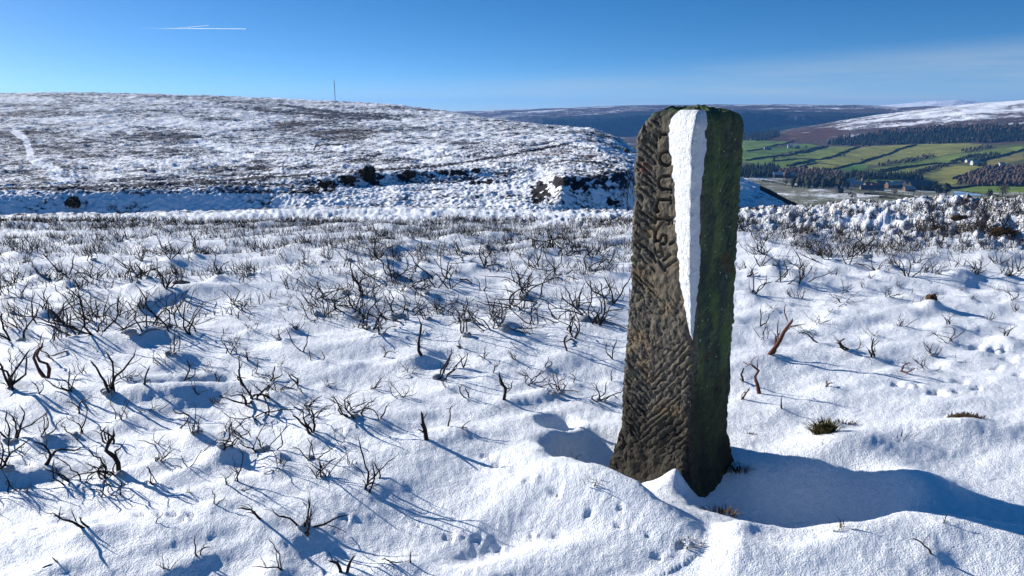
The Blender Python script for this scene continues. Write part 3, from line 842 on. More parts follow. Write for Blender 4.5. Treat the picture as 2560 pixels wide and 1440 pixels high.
FIELDS = [  # outline in the photograph, colour of the sward
    ([(1800, 352), (1935, 350), (1985, 352), (1900, 378), (1800, 385)], (0.132, 0.207, 0.040)),
    ([(1800, 385), (1900, 378), (2010, 358), (2050, 364), (1960, 382), (1860, 402), (1800, 405)], (0.116, 0.193, 0.037)),
    ([(1860, 402), (1990, 384), (2070, 366), (2140, 368), (2060, 396), (1960, 392)], (0.171, 0.214, 0.046)),
    ([(1800, 405), (1960, 394), (2060, 398), (1990, 418), (1945, 420), (1860, 404)], (0.139, 0.207, 0.040)),
    ([(1945, 420), (2000, 405), (2050, 398), (1990, 418)], (0.155, 0.207, 0.046)),
    ([(2060, 396), (2140, 368), (2290, 360), (2200, 390), (2160, 405), (2050, 402)], (0.202, 0.207, 0.052)),
    ([(2000, 420), (2050, 404), (2160, 406), (2090, 423), (2000, 424)], (0.202, 0.214, 0.052)),
    ([(2090, 423), (2140, 408), (2170, 412), (2165, 424), (2140, 428)], (0.085, 0.186, 0.040)),
    ([(2150, 412), (2200, 390), (2290, 360), (2420, 358), (2470, 362), (2400, 382), (2300, 398), (2200, 412)], (0.217, 0.221, 0.057)),
    ([(2180, 422), (2300, 400), (2480, 372), (2560, 365), (2560, 378), (2380, 408), (2200, 426)], (0.155, 0.207, 0.044)),
    ([(2200, 428), (2360, 408), (2280, 430), (2220, 438)], (0.202, 0.221, 0.052)),
    ([(2290, 440), (2370, 412), (2460, 416), (2410, 448), (2380, 462), (2310, 450)], (0.217, 0.214, 0.057)),
    ([(2450, 405), (2560, 380), (2560, 398), (2470, 416)], (0.217, 0.193, 0.057)),
    ([(2150, 452), (2200, 447), (2290, 452), (2340, 464), (2330, 470), (2240, 466), (2180, 458)], (0.093, 0.193, 0.034)),
    ([(2370, 478), (2420, 466), (2560, 463), (2600, 470), (2600, 500), (2480, 492)], (0.132, 0.193, 0.037)),
]
def dress_dale():
    P = dale; X, Y, D = P.X, P.Y, P.D
    P.Z = P.Z + 3.0 * fbm(X * .006, Y * .006, 101, 3) * sstep(800, 1300, D) * (1 - sstep(3300, 3500, D) * .6) + 4.0 * np.abs(fbm(X * .011, Y * .004, 104, 3)) * sstep(2700, 3000, D) * (1 - .6 * sstep(3300, 3500, D))
    px, py = P.px()
    wx, wy = px + 3 * fbm(px * .03, py * .05, 105, 2), py + 1.5 * fbm(px * .03 + 9, py * .05, 106, 2)
    col = np.broadcast_to(np.array([.09, .10, .04]), X.shape + (3,)).copy()
    snow = np.full(X.shape, 0.0)
    low = D < 1450                                        # thinly snowed meadows near the village
    snow = np.where(low, .50 + .12 * fbm(X * .008, Y * .02, 111, 3), snow); col = np.where(low[..., None], np.array([.17, .17, .12]), col)
    hillm = D > 2500                                      # moor above the plantation
    top = sstep(2650, 3150, D) * sstep(1900, 2300, px)
    snow = np.where(hillm, .34 + .40 * top + .24 * fbm(X * .004, Y * .010, 107, 4), snow)
    col = np.where(hillm[..., None], np.array([.085, .062, .052]), col)
    for poly, c in FIELDS:
        m = in_poly(wx, wy, poly) & (D > 1250) & (D < 2750)
        v = 1 + .25 * fbm(X * .01, Y * .01, 110, 3)[..., None]
        col = np.where(m[..., None], np.array(c) * v, col); snow = np.where(m, 0.0, snow)
    slope_mo = in_poly(wx, wy, [(1900, 352), (1960, 330), (2060, 320), (2120, 326), (2070, 345), (2000, 356)]) & (D > 2300)
    col = np.where(slope_mo[..., None], np.array([.09, .05, .035]), col); snow = np.where(slope_mo, .30 + .2 * fbm(X * .006, Y * .012, 112, 3), snow)
    C4 = np.concatenate([col, np.clip(snow, 0, 1)[..., None]], -1)
    o = link('dale', grid_mesh('dale', X, Y, P.Z, C4), terrain_mat('dale_land', 0.012, 0.05, 0.22, 1.2, (0.8, 1.0, 1.0), 0.10))
    tag(o, 'green valley with fields and moor above it', kind='structure')
dress_dale()

# --- far ridges
far = Patch(820, 3300, 420, [
    (10, [(800, 420, 4300), (3400, 420, 4300)]),
    (60, [(800, 370, 4700), (1860, 362, 4700), (3400, 360, 4700)]),
    (60, [(800, 310, 5000), (1200, 305, 5000), (1340, 300, 4900), (1480, 296, 4850), (1600, 288, 4800), (1860, 284, 4800), (1920, 284, 4800), (2000, 290, 4800), (2120, 290, 4850), (2250, 280, 4950), (2560, 285, 5000), (3400, 285, 5000)]),
    (20, [(800, 284, 6300), (1050, 281, 6200), (1130, 279, 6200), (1250, 275, 6200), (1350, 272, 6200), (1500, 266, 6200), (1640, 263, 6200), (1860, 262, 6200), (1990, 261, 6200), (2060, 263, 6200), (2150, 263, 6200), (2230, 267, 6100), (2330, 266, 6000), (2560, 268, 6000), (3400, 268, 6000)]),
    (1, [(800, 300, 7600), (3400, 290, 7600)]),
])
def dress_far():
    P = far; X, Y, D = P.X, P.Y, P.D
    P.Z = P.Z + 5 * fbm(X * .004, Y * .004, 121, 4) * (1 - sstep(5600, 6100, D) * .5) + 7 * np.abs(fbm(X * .012, Y * .002, 122, 3)) * (1 - sstep(5000, 5600, D))
    px, py = P.px()
    col = np.broadcast_to(np.array([.085, .065, .062]), X.shape + (3,)).copy()
    snow = .44 + .30 * fbm(X * .0022, Y * .006, 123, 4) + .16 * sstep(5300, 6200, D)
    wood = (D < 4980) & (px > 1340 + 40 * fbm(X * .01, Y * .01, 124, 2)) & (py < 352)
    col = np.where(wood[..., None], np.array([.018, .024, .02]), col); snow = np.where(wood, -.4, snow)
    clear = in_poly(px, py, [(1960, 300), (1985, 284), (2050, 292), (2110, 296), (2100, 306), (2010, 305)]) & (D < 4980)
    snow = np.where(clear, .42, snow); col = np.where(clear[..., None], np.array([.07, .05, .05]), col)
    fl = in_poly(px, py, [(1900, 326), (1950, 314), (2030, 312), (2040, 318), (1960, 326)]) & (D < 4980)
    col = np.where(fl[..., None], np.array([.10, .14, .06]), col); snow = np.where(fl, .1, snow)
    C4 = np.concatenate([col, np.clip(snow, 0, 1)[..., None]], -1)
    o = link('far_ridge', grid_mesh('far_ridge', X, Y, P.Z, C4), terrain_mat('far_moor', 0.004, 0.018, 0.07, 2.5, (0.5, 1.3, 1.0), 0.12))
    tag(o, 'distant moorland ridge with dark wooded scarp', kind='structure')
dress_far()
white = Patch(1950, 3300, 160, [
    (10, [(1900, 300, 9500), (3400, 300, 9500)]),
    (20, [(1900, 285, 10200), (3400, 285, 10200)]),
    (8, [(1900, 283, 11000), (2100, 275, 11000), (2200, 264, 11000), (2260, 258, 11000), (2330, 252, 11000), (2390, 250, 11000), (2450, 255, 11000), (2560, 260, 11000), (3400, 270, 11000)]),
    (1, [(1900, 320, 12500), (3400, 300, 12500)]),
])
def dress_white():
    P = white
    P.Z = P.Z + 8 * fbm(P.X * .002, P.Y * .002, 131, 3)
    snow = .82 + .2 * fbm(P.X * .002, P.Y * .004, 132, 3)
    C4 = np.concatenate([np.broadcast_to(np.array([.08, .07, .07]), P.X.shape + (3,)), np.clip(snow, 0, 1)[..., None]], -1)
    o = link('snowy_far_ridge', grid_mesh('snowy_far_ridge', P.X, P.Y, P.Z, C4), terrain_mat('far_snow', 0.002, 0.01, 0.04, 3, (0.5, 1.3, 1), .15))
    tag(o, 'far white ridge on the horizon', kind='structure')
dress_white()
# the low ground between and beyond everything, out to the horizon
def base_sheet():
    n = 64; a = np.linspace(0, 2 * np.pi, n + 1)[:-1]
    rr = np.array([1, 300, 2000, 8000, 16000, 60000.])
    AZ, RR = np.meshgrid(np.append(a, 2 * np.pi), rr)
    X, Y = RR * np.sin(AZ), RR * np.cos(AZ)
    Z = np.full_like(X, -330.0)
    C4 = np.concatenate([np.broadcast_to(np.array([.09, .10, .06]), X.shape + (3,)), np.full(X.shape + (1,), .5)], -1)
    o = link('terrain', grid_mesh('terrain', X, Y, Z, C4), bpy.data.materials['far_moor'])
    tag(o, 'low ground reaching the horizon', kind='structure')
base_sheet()

# ------------------------------------------------------------------ the guide stone
def w1(z): return 0.402 - 0.045 * z
def w2(z): return 0.340 + 0.006 * z
def corner(z): return Vector((FX - 0.019 * z, FY, 0))
PH = 1.628
def face_uz(px, py):
    """picture point -> (distance from the near corner along the lettered face, height)"""
    d = Vector([float(v) for v in px_dir(px, py)]); n = Vector((-E1.y, E1.x, 0)); z = 0.8
    for _ in range(4):
        p0 = corner(z); s = (p0 - Vector((0, 0, 0))).dot(n) / d.dot(n)
        z = EYE + d.z * s
    q = Vector((d.x * s, d.y * s, 0))
    return (q - corner(z)).dot(E1), z
def strokes():
    L = [  # the worn inscription, letters turned on their side, top to bottom: F O U L K S and a scratched sign
        ([(1651, 336), (1700, 338)], 1.0), ([(1650, 330), (1650, 343)], .7), ([(1672, 338), (1672, 360)], .8), ([(1694, 338), (1694, 366)], .9),
        ([(1648, 397), (1651, 386), (1660, 379), (1668, 379), (1677, 386), (1681, 397), (1677, 408), (1668, 414), (1660, 413), (1651, 407), (1648, 397)], 1.0),
        ([(1682, 441), (1655, 441), (1648, 447), (1646, 457), (1648, 467), (1655, 473), (1678, 475)], 1.05), ([(1680, 434), (1681, 452)], .7), ([(1677, 468), (1677, 482)], .7),
        ([(1677, 501), (1644, 499), (1641, 515), (1641, 530), (1646, 528)], 1.15), ([(1676, 494), (1676, 508)], .7),
        ([(1637, 548), (1672, 551)], 1.05), ([(1638, 541), (1637, 556)], .7), ([(1672, 545), (1671, 560)], .7), ([(1656, 551), (1666, 540)], .6), ([(1657, 552), (1680, 556)], .0),
        ([(1660, 552), (1637, 581)], .55), ([(1662, 553), (1686, 546)], .7), ([(1681, 556), (1682, 558)], 1.2),
        ([(1638, 582), (1635, 591), (1637, 602), (1645, 604), (1651, 599), (1654, 590), (1660, 587), (1666, 591), (1667, 603), (1661, 611), (1653, 609)], 1.0),
        ([(1637, 622), (1641, 640), (1648, 645), (1656, 641), (1656, 626), (1653, 615)], .5), ([(1645, 630), (1654, 626)], .5),
        ([(1677, 610), (1694, 600)], .8), ([(1660, 650), (1676, 636)], .7), ([(1626, 637), (1640, 655)], .5), ([(1648, 655), (1664, 676)], .6), ([(1660, 672), (1690, 650)], .6)]
    return [([face_uz(*p) for p in pts], k) for pts, k in L if k > 0]
def build_stone():
    nL, nR, nB = 190, 120, 46
    s0 = np.linspace(0, 1, nL, endpoint=False); sR = np.linspace(0, 1, nR, endpoint=False); sB = np.linspace(0, 1, nB, endpoint=False)
    # perimeter: near corner -> left corner -> far corner -> right corner -> near corner
    face = np.concatenate([np.zeros(nL), np.full(nB, 1), np.full(nB, 2), np.full(nR, 3)])
    par = np.concatenate([s0, sB, sB, sR])
    C = len(par)
    zr = np.linspace(-0.30, 1.0, 620)
    nrow = len(zr)
    U = np.zeros((nrow, C)); V = np.zeros((nrow, C)); Zz = np.zeros((nrow, C))
    # height of the worn top edge round the stone
    def rim(u, v):   # u along E1 0..1, v along E2 0..1
        return PH - 0.022 - 0.085 * sstep(.64, 1.02, u) ** 1.7 - 0.018 * sstep(.65, 1.05, v) ** 1.5 - 0.016 * (1 - u) * (1 - v)
    cr = 0.030
    def section(wa, wb, f, p):
        u = np.select([f == 0, f == 1, f == 2, f == 3], [p * wa, wa + 0 * p, (1 - p) * wa, 0 * p])
        v = np.select([f == 0, f == 1, f == 2, f == 3], [0 * p, p * wb, wb + 0 * p, (1 - p) * wb])
        # round the corners
        cu, cv = np.clip(u, cr, wa - cr), np.clip(v, cr, wb - cr)
        du, dv = u - cu, v - cv
        L = np.hypot(du, dv) + 1e-9
        corner_m = (np.abs(du) > 1e-9) & (np.abs(dv) > 1e-9)
        k = np.where(corner_m, cr / L, 1.0)
        return cu + du * k, cv + dv * k, np.where(corner_m, du / L, np.sign(du) * (np.abs(du) > 1e-9)), np.where(corner_m, dv / L, np.sign(dv) * (np.abs(dv) > 1e-9))
    st = strokes()
    F2, P2 = np.broadcast_to(face, (nrow, C)), np.broadcast_to(par, (nrow, C))
    un, vn = np.select([F2 == 0, F2 == 1, F2 == 2, F2 == 3], [P2, 1 + 0 * P2, 1 - P2, 0 * P2]), np.select([F2 == 0, F2 == 1, F2 == 2, F2 == 3], [0 * P2, P2, 1 + 0 * P2, 1 - P2])
    top = rim(un, vn)
    T = zr[:, None]
    Z = np.where(T < 0, T, T * top)
    flare = 0.017 * (np.clip(0.12 - Z, 0, .22) / 0.12) ** 1.3
    wa, wb = w1(Z) + 2 * flare, w2(Z) + 2 * flare
    u, v, nu, nv = section(wa, wb, F2, P2)
    u, v = u - flare, v - flare
    # displacement along the outward normal
    left = (F2 == 0); right = (F2 == 3)
    fu = np.where(left, u, np.where(right, v, np.where(F2 == 1, v, u)))    # coordinate across the face
    fs = fu + 7.3 * F2
    disp = 0.010 * fbm(fs * 5, Z * 4, 201, 3) + 0.0045 * fbm(fs * 22, Z * 22, 202, 3)
    # tool marks: falling grooves on the upper left, rising ones low down
    wu, wz = fu + .004 * fbm(fs * 9, Z * 9, 203, 2), Z + .005 * fbm(fs * 9 + 5, Z * 9, 204, 2)
    def grooves(ang, sp, seed, jag):
        c, s = math.cos(ang), math.sin(ang)
        w = (wz * c - wu * s) / sp; l = (wz * s + wu * c)
        ph = w + .45 * noise(l * 3, w * .5, seed) + .22 * noise(l * 30, w * 1.3, seed + 5)
        tri = np.abs((ph % 1.0) - .5) * 2
        depth = np.clip(.7 + jag * noise(l * 13 + np.floor(ph) * 5.1, np.floor(ph) * 2.3, seed + 1) + .5 * noise(fs * 11, Z * 11, seed + 3), 0, 1.5)
        return -(1 - sstep(.05, .62, tri)) * depth
    ext = w1(Z)
    fall = grooves(0.60, 0.028, 211, 1.0)       # u grows to the left, so a positive angle falls to the right
    rise = grooves(-0.84, 0.027, 215, .8)
    pit = -np.maximum(0, fbm(fs * 40, Z * 40, 218, 2) - .05) * 1.3
    m_text = sstep(.100, .112, 0.0 + fu) * 0
    panel = (1 - sstep(.205, .222, fu + .008 * noise(Z * 30, fu * 5, 219))) * sstep(.78, .84, Z)
    m_up = sstep(.66, .80, Z + .25 * (fu - .2) + .04 * noise(fs * 6, Z * 6, 220)) * (1 - panel)
    m_mid = 1 - sstep(.10, .22, np.abs(Z - .66 + .1 * (fu - .1)))
    low = (1 - sstep(.50, .60, Z + .9 * (fu - .12))) * sstep(.02, .10, Z)
    m_r = low * (1 - sstep(.20, .26, fu + .05 * noise(fs * 5, Z * 5, 221)))
    m_f = np.clip(sstep(.18, .26, fu) * (1 - panel) + m_up, 0, 1) * (1 - .6 * m_mid) * (1 - m_r) * sstep(-.02, .12, Z)
    dl = 0.0115 * fall * m_f + 0.0090 * rise * m_r + 0.006 * pit * (1 - .7 * panel) + .010 * noise(fs * 12, Z * 12, 222) * (1 - sstep(.0, .2, Z))
    if True:
        car = np.zeros_like(Z)
        sub = left & (Z > .7)
        for pts, k in st:
            d, _ = seg_dist(fu[sub], Z[sub], pts)
            car[sub] = np.maximum(car[sub], k * (1 - sstep(.0036, .0086, d + .0012 * noise(fu[sub] * 120, Z[sub] * 120, 223))))
        dl = dl * (1 - .75 * panel) - 0.021 * car
    disp = disp + np.where(left, dl, 0)
    disp = disp + np.where(right, 0.0035 * grooves(0.9, .02, 231, .9) * sstep(.1, .5, noise(fs * 4, Z * 3, 232) + .25) + 0.0016 * fbm(fs * 60, Z * 60, 233, 2), 0)
    disp = disp + np.where((F2 == 1) | (F2 == 2), 0.010 * grooves(.8, .03, 241, .8), 0)
    cor = np.exp(-((fu - 0) / .02) ** 2)
    disp = disp - 0.006 * np.abs(fbm(Z * 18, fs * 3, 251, 3)) * np.where(left | right, np.exp(-(np.minimum(fu, np.abs(np.where(left, w1(Z), w2(Z)) - fu)) / .025) ** 2), .3)
    # rounded worn shoulders near the top
    round_in = 0.022 * np.clip((Z - (top - .05)) / .05, 0, 1) ** 2.2
    u2 = u + nu * (disp - round_in); v2 = v + nv * (disp - round_in)
    rows_u, rows_v, rows_z = [u2], [v2], [Z]
    # the cap closes towards the middle
    cu, cv = 0.5 * w1(PH), 0.5 * w2(PH)
    tu, tv, tz = u2[-1], v2[-1], Z[-1]
    for k in np.linspace(.04, 1.0, 34):
        q = 1 - k
        uu, vv = cu + (tu - cu) * q, cv + (tv - cv) * q
        zz = tz * (1 - sstep(0, 1, k ** .55)) + (PH - .006) * sstep(0, 1, k ** .55)
        zz = zz + .012 * fbm(uu * 22, vv * 22, 261, 3) * min(1, k * 4) * (1 if k < .99 else 0)
        rows_u.append(uu[None]); rows_v.append(vv[None]); rows_z.append(zz[None])
    u2, v2, Z = np.concatenate(rows_u), np.concatenate(rows_v), np.concatenate(rows_z)
    bx, by = FX - 0.019 * Z, np.full_like(Z, FY)
    X = bx + E1.x * u2 + E2.x * v2 - PCX; Y = by + E1.y * u2 + E2.y * v2 - PCY
    R = X.shape[0]
    quads = grid_quads(R, C, True)
    me = mesh_np('stone_post', np.stack([X, Y, Z], -1).reshape(-1, 3), quads[:, ::-1])
    # how far each point lies on the mossy side, on top, on the letter panel
    moss = np.zeros((R, C)); moss[:nrow] = np.where(right, 1.0, np.where(left, .0, .5)); moss[nrow:] = .65
    moss[:nrow] = np.where(left, sstep(PH - .16, PH - .02, Z[:nrow]) * .55, moss[:nrow])
    moss[:nrow] = np.where(right & (fu < .06), sstep(.01, .05, fu), moss[:nrow])
    foot_dark = np.zeros((R, C)); foot_dark[:nrow] = 1 - sstep(.10, .42, Z[:nrow] + .09 * fbm(fs * 7, Z[:nrow] * 4, 271, 3) - np.where(right, .16, 0))  # darker towards the foot, reaching higher on the right face
    worn = np.zeros((R, C)); worn[:nrow] = np.where(left, panel, 0)
    a = me.color_attributes.new('cover', 'FLOAT_COLOR', 'POINT')
    a.data.foreach_set('color', np.stack([moss, foot_dark, worn, np.ones_like(moss)], -1).astype(np.float32).ravel())
    m, nt, b = new_mat('weathered_sandstone')
    co = objco(nt)
    at = nd(nt, 'ShaderNodeAttribute', attribute_name='cover')
    sp = nd(nt, 'ShaderNodeSeparateColor'); nt.links.new(at.outputs['Color'], sp.inputs[0])
    n1 = tnoise(nt, co, 7, 5, .6); n2 = tnoise(nt, co, 40, 4, .65); n3 = tnoise(nt, co, 150, 3, .6)
    stone = mixc(nt, mrange(nt, n2, .35, .65), (.050, .045, .038), (.140, .120, .094))
    stone = mixc(nt, mrange(nt, n1, .52, .68), stone, (.165, .118, .070))
    stone = mixc(nt, mrange(nt, tnoise(nt, co, 16, 3), .60, .70), stone, (.095, .095, .055))
    stone = mixc(nt, math_n(nt, 'MULTIPLY', mrange(nt, sp.outputs[2], 0, 1), .45), stone, (.165, .132, .092))
    stone = mixc(nt, mrange(nt, n3, .64, .70), stone, (.24, .22, .19))
    stone = mixc(nt, mrange(nt, tnoise(nt, co, 5.5, 3), .66, .74, 0, .5), stone, (.20, .085, .07))
    mn = tnoise(nt, co, 9, 5, .65, (1, 1, .35))
    mossc = mixc(nt, mrange(nt, mn, .40, .62), (.042, .056, .044), (.090, .125, .046))
    mossc = mixc(nt, mrange(nt, tnoise(nt, co, 60, 3), .655, .71), mossc, (.26, .30, .26))
    mossc = mixc(nt, mrange(nt, tnoise(nt, co, 6, 3), .60, .70, 0, .8), mossc, (.075, .05, .026))
    mf = mrange(nt, math_n(nt, 'ADD', sp.outputs[0], math_n(nt, 'MULTIPLY', math_n(nt, 'SUBTRACT', n2, .5), .9)), .35, .65)
    c = mixc(nt, mf, stone, mossc)
    c = mixc(nt, math_n(nt, 'MULTIPLY', sp.outputs[1], .72), c, (.018, .016, .013))
    nt.links.new(c, b.inputs['Base Color'])
    b.inputs['Roughness'].default_value = .88; b.inputs['Specular IOR Level'].default_value = .15
    bump(nt, b, n3, .7, .0035, bump(nt, None, n2, .6, .006))
    o = link('stone_post', me, m)
    o.location = (PCX, PCY, 0)
    tag(o, 'tall weathered sandstone guide post with carved letters, mossy on one face', 'stone post')
build_stone()

def plain_snow_mat():
    m, nt, b = new_mat('clinging_snow')
    co = objco(nt)
    n = tnoise(nt, co, 45, 4, .6); f = tnoise(nt, co, 170, 3, .6)
    nt.links.new(mixc(nt, mrange(nt, n, .35, .65), (.74, .77, .81), (.84, .86, .89)), b.inputs['Base Color'])
    b.inputs['Roughness'].default_value = .55; b.inputs['Specular IOR Level'].default_value = .3
    bump(nt, b, f, 1.0, .010, bump(nt, None, n, .9, .022))
    return m
MAT_CLING = plain_snow_mat()
def build_snow_streak():
    # cross-sections from the thin tip up to the top of the stone: z, reach on the left face, reach on the right face, thickness
    ctrl = np.array([
        (.640, .014, .004, .004), (.665, .030, .010, .016), (.70, .042, .016, .022), (.78, .064, .026, .028), (.86, .086, .036, .034), (.94, .102, .046, .038), (1.02, .114, .052, .042), (1.12, .126, .056, .046),
        (1.22, .126, .052, .048), (1.32, .140, .056, .052), (1.42, .156, .062, .054), (1.50, .168, .068, .050), (1.545, .172, .074, .044), (1.572, .160, .072, .036), (1.594, .132, .060, .024), (1.609, .096, .040, .004)])
    n = 150; zz = np.linspace(ctrl[0, 0], ctrl[-1, 0], n)
    a, bb, th = [np.interp(zz, ctrl[:, 0], ctrl[:, i]) for i in (1, 2, 3)]
    j = sstep(.66, .74, zz)
    a = a + j * (.009 * fbm(zz * 14, zz * 0, 301, 3) + .004 * fbm(zz * 60, zz * 0, 311, 2)); bb = bb + j * (.010 * fbm(zz * 20, zz * 0 + 3, 302, 3) + .005 * fbm(zz * 55, zz * 0, 312, 2))
    bb = np.maximum(bb, .0)
    m = 44
    verts = np.zeros((n, m + 3, 3))
    tocam = Vector((-FX, -FY, 0)).normalized(); lft = Vector((-tocam.y * -1, 0, 0)); lft = Vector((tocam.y, -tocam.x, 0)); lft = -lft if lft.x > 0 else lft
    inn = (E1 + E2).normalized()
    for i, z in enumerate(zz):
        c0 = corner(z)
        top_in = 0.040 * max(0, (z - 1.53) / .09) ** 2
        sh = Vector(inn) * top_in
        A_ = c0 + E1 * a[i] + E2 * .010 + sh; B_ = c0 + E2 * bb[i] + E1 * .010 + sh
        cr = c0 + tocam * th[i] * (1 + .14 * float(fbm(z * 9, 2.0, 305, 2))) + lft * (.62 * th[i] + .004 * float(fbm(z * 12, 5.0, 306, 2))) + sh
        for k in range(m):
            t = k / (m - 1)
            if t < .6: q = t / .6; p = A_.lerp(cr, q); e = math.sin(q * math.pi); out = Vector((E2.x, E2.y, 0)) * -1
            else: q = (t - .6) / .4; p = cr.lerp(B_, q); e = math.sin(q * math.pi); out = Vector((E1.x, E1.y, 0)) * -1
            p = p + out * (e * .16 * th[i])
            nz = float(fbm(t * 9 + z * 3, z * 22, 303, 3)) * .0065 * math.sin(min(1, max(0, t)) * math.pi) * min(1, th[i] / .02)
            verts[i, k] = p + tocam * nz
            verts[i, k, 2] = z
        for k, p in enumerate((B_ + inn * .03, c0 + inn * .05 + sh, A_ + inn * .03)):
            verts[i, m + k] = p; verts[i, m + k, 2] = z
    # soften the ridge
    vv = verts[:, :m].copy()
    for _ in range(2):
        vv[:, 1:-1] = .25 * vv[:, :-2] + .5 * vv[:, 1:-1] + .25 * vv[:, 2:]
    verts[:, :m] = vv
    C = m + 3
    quads = grid_quads(n, C, True)
    base = Vector((PCX, PCY, 0))
    V = verts.reshape(-1, 3) - np.array(base)
    c_lo, c_hi = V[:C].mean(0), V[-C:].mean(0)
    V = np.concatenate([V, [c_lo, c_hi]]); k = len(V) - 2
    tris = [(k, (i + 1) % C, i) for i in range(C)] + [(k + 1, (n - 1) * C + i, (n - 1) * C + (i + 1) % C) for i in range(C)]
    o = link('snow_streak', mesh_np('snow_streak', V, quads, tris), MAT_CLING)
    o.location = base
    tag(o, 'long white wedge of wind-plastered snow down the corner of the post', 'snow')
build_snow_streak()

# ------------------------------------------------------------------ heather
def crooked(r, p, d, length, n, wob, up=0.12):
    pts = [Vector(p)]; d = Vector(d).normalized()
    for i in range(n):
        d = d + Vector((r.gauss(0, wob), r.gauss(0, wob), r.gauss(0, wob * .8) + up))
        d.normalize()
        pts.append(pts[-1] + d * (length / n) * r.uniform(.75, 1.25))
    return pts
def stem_mesh(r, d0, length, rad, forks, depth=2, wob=.28, sides=5, start=(0, 0, 0), up=.1, spread=.8):
    mb = MB()
    def grow(p, d, L, R, lev, root):
        n = max(3, int(5 * L / length) + 2)
        pts = crooked(r, p, d, L, n, wob, up)
        rad_ = [.76 * R * (1 - .55 * i / n) * r.uniform(.85, 1.15) for i in range(n + 1)]
        rings = mb.tube(pts, rad_, sides if lev == 0 else (4 if lev == 1 else 3), root)
        if lev >= depth: return
        k = forks if lev == 0 else max(1, forks - 2)
        for _ in range(k):
            i = r.randint(1, n - 1)
            dd = (pts[i + 1] - pts[i]).normalized()
            side = Vector((r.gauss(0, 1), r.gauss(0, 1), r.gauss(0, .6) + .35)).normalized()
            ring = rings[i]
            grow(pts[i], dd + side * spread, L * r.uniform(.3, .6) * (1 - .35 * i / n), rad_[i] * .66, lev + 1, r.choice(ring))
    grow(Vector(start), d0, length, rad, 0, None)
    return mb
def plant_stems(kind, seed, lean):
    """stems of a plant of height 1, foot at the origin: list of (MB, material key)"""
    r = random.Random(seed); out = []
    ln = math.radians(lean); tilt = Vector((math.sin(ln), 0, math.cos(ln)))
    def j(s): return Vector((r.gauss(0, s), r.gauss(0, s), r.gauss(0, s * .4)))
    if kind == 'bush':
        for _ in range(r.randint(6, 8)):
            st = (r.gauss(0, .16), r.gauss(0, .12), -.12)
            out.append(stem_mesh(r, tilt + j(.62), r.uniform(.75, 1.3), .021, 4, 2, .32, 4, st, .07, .75))
    elif kind == 'clump':
        for _ in range(r.randint(5, 7)):
            st = (r.gauss(0, .12), r.gauss(0, .09), -.12)
            out.append(stem_mesh(r, tilt + j(.45), r.uniform(.6, 1.15), .030, 3, 2, .34, 4, st, .10, .8))
    elif kind == 'fan':
        for i in range(r.randint(3, 5)):
            st = (r.gauss(0, .06), r.gauss(0, .05), -.12)
            out.append(stem_mesh(r, tilt + Vector(((i - 1.5) * .28, r.gauss(0, .2), 0)), r.uniform(.9, 1.35), .036, 3, 2, .32, 5, st, .06, .65))
    elif kind == 'spread':
        for _ in range(r.randint(4, 6)):
            st = (r.gauss(0, .2), r.gauss(0, .12), -.08)
            out.append(stem_mesh(r, tilt + j(.75), r.uniform(.9, 1.7), .036, 4, 2, .40, 4, st, .03, .85))
    elif kind == 'antler':
        for i in range(r.randint(1, 3)):
            st = (r.gauss(0, .08), r.gauss(0, .05), -.12)
            out.append(stem_mesh(r, tilt + j(.2 + .2 * i), r.uniform(1.0, 1.5), .068, 4, 2, .42, 5, st, .06, .9))
    elif kind == 'hook':
        for i in range(r.randint(1, 2)):
            out.append(stem_mesh(r, tilt + j(.12), r.uniform(1.0, 1.3), .055, 2, 1, .42, 5, (r.gauss(0, .05), 0, -.15), -.02, .9))
    elif kind == 'stump':
        out.append(stem_mesh(r, tilt, 1.15, .10, 4, 1, .16, 7, (0, 0, -.2), .12, .5))
        
    elif kind == 'prongs':
        for a in (-.3, .35): out.append(stem_mesh(r, tilt + Vector((a, 0, 0)), 1.1, .10, 2, 1, .2, 6, (a * .2, 0, -.15), .05, .6))
    elif kind == 'log':
        out.append(stem_mesh(r, tilt, 1.5, .085, 3, 2, .24, 7, (0, 0, -.15), .04, .6))
        out.append(stem_mesh(r, tilt + j(.4), .8, .07, 2, 1, .3, 5, (.1, .05, -.1), .05, .7))
    elif kind == 'grassy':
        for _ in range(14):
            out.append(stem_mesh(r, tilt + j(.28), r.uniform(.6, 1.1), .016, 1, 1, .10, 3, (r.gauss(0, .3), r.gauss(0, .1), -.1), .05, .4))
    return out
VARIANTS = {}
def variant(kind, i):
    key = (kind, i)
    if key not in VARIANTS:
        mat = MAT_TWIG if (kind in ('bush', 'clump', 'grassy') and i % 2) else MAT_CHAR
        ms = []
        for mb in plant_stems(kind, hash_seed(kind, i), (-18, 6, 20, -6, 12)[i % 5]):
            me = mb.mesh('stem', True); me.materials.append(mat); ms.append(me)
        VARIANTS[key] = ms
    return VARIANTS[key]
def hash_seed(kind, i): return sum(ord(c) * (k + 3) for k, c in enumerate(kind)) * 31 + i
snow_blob = None
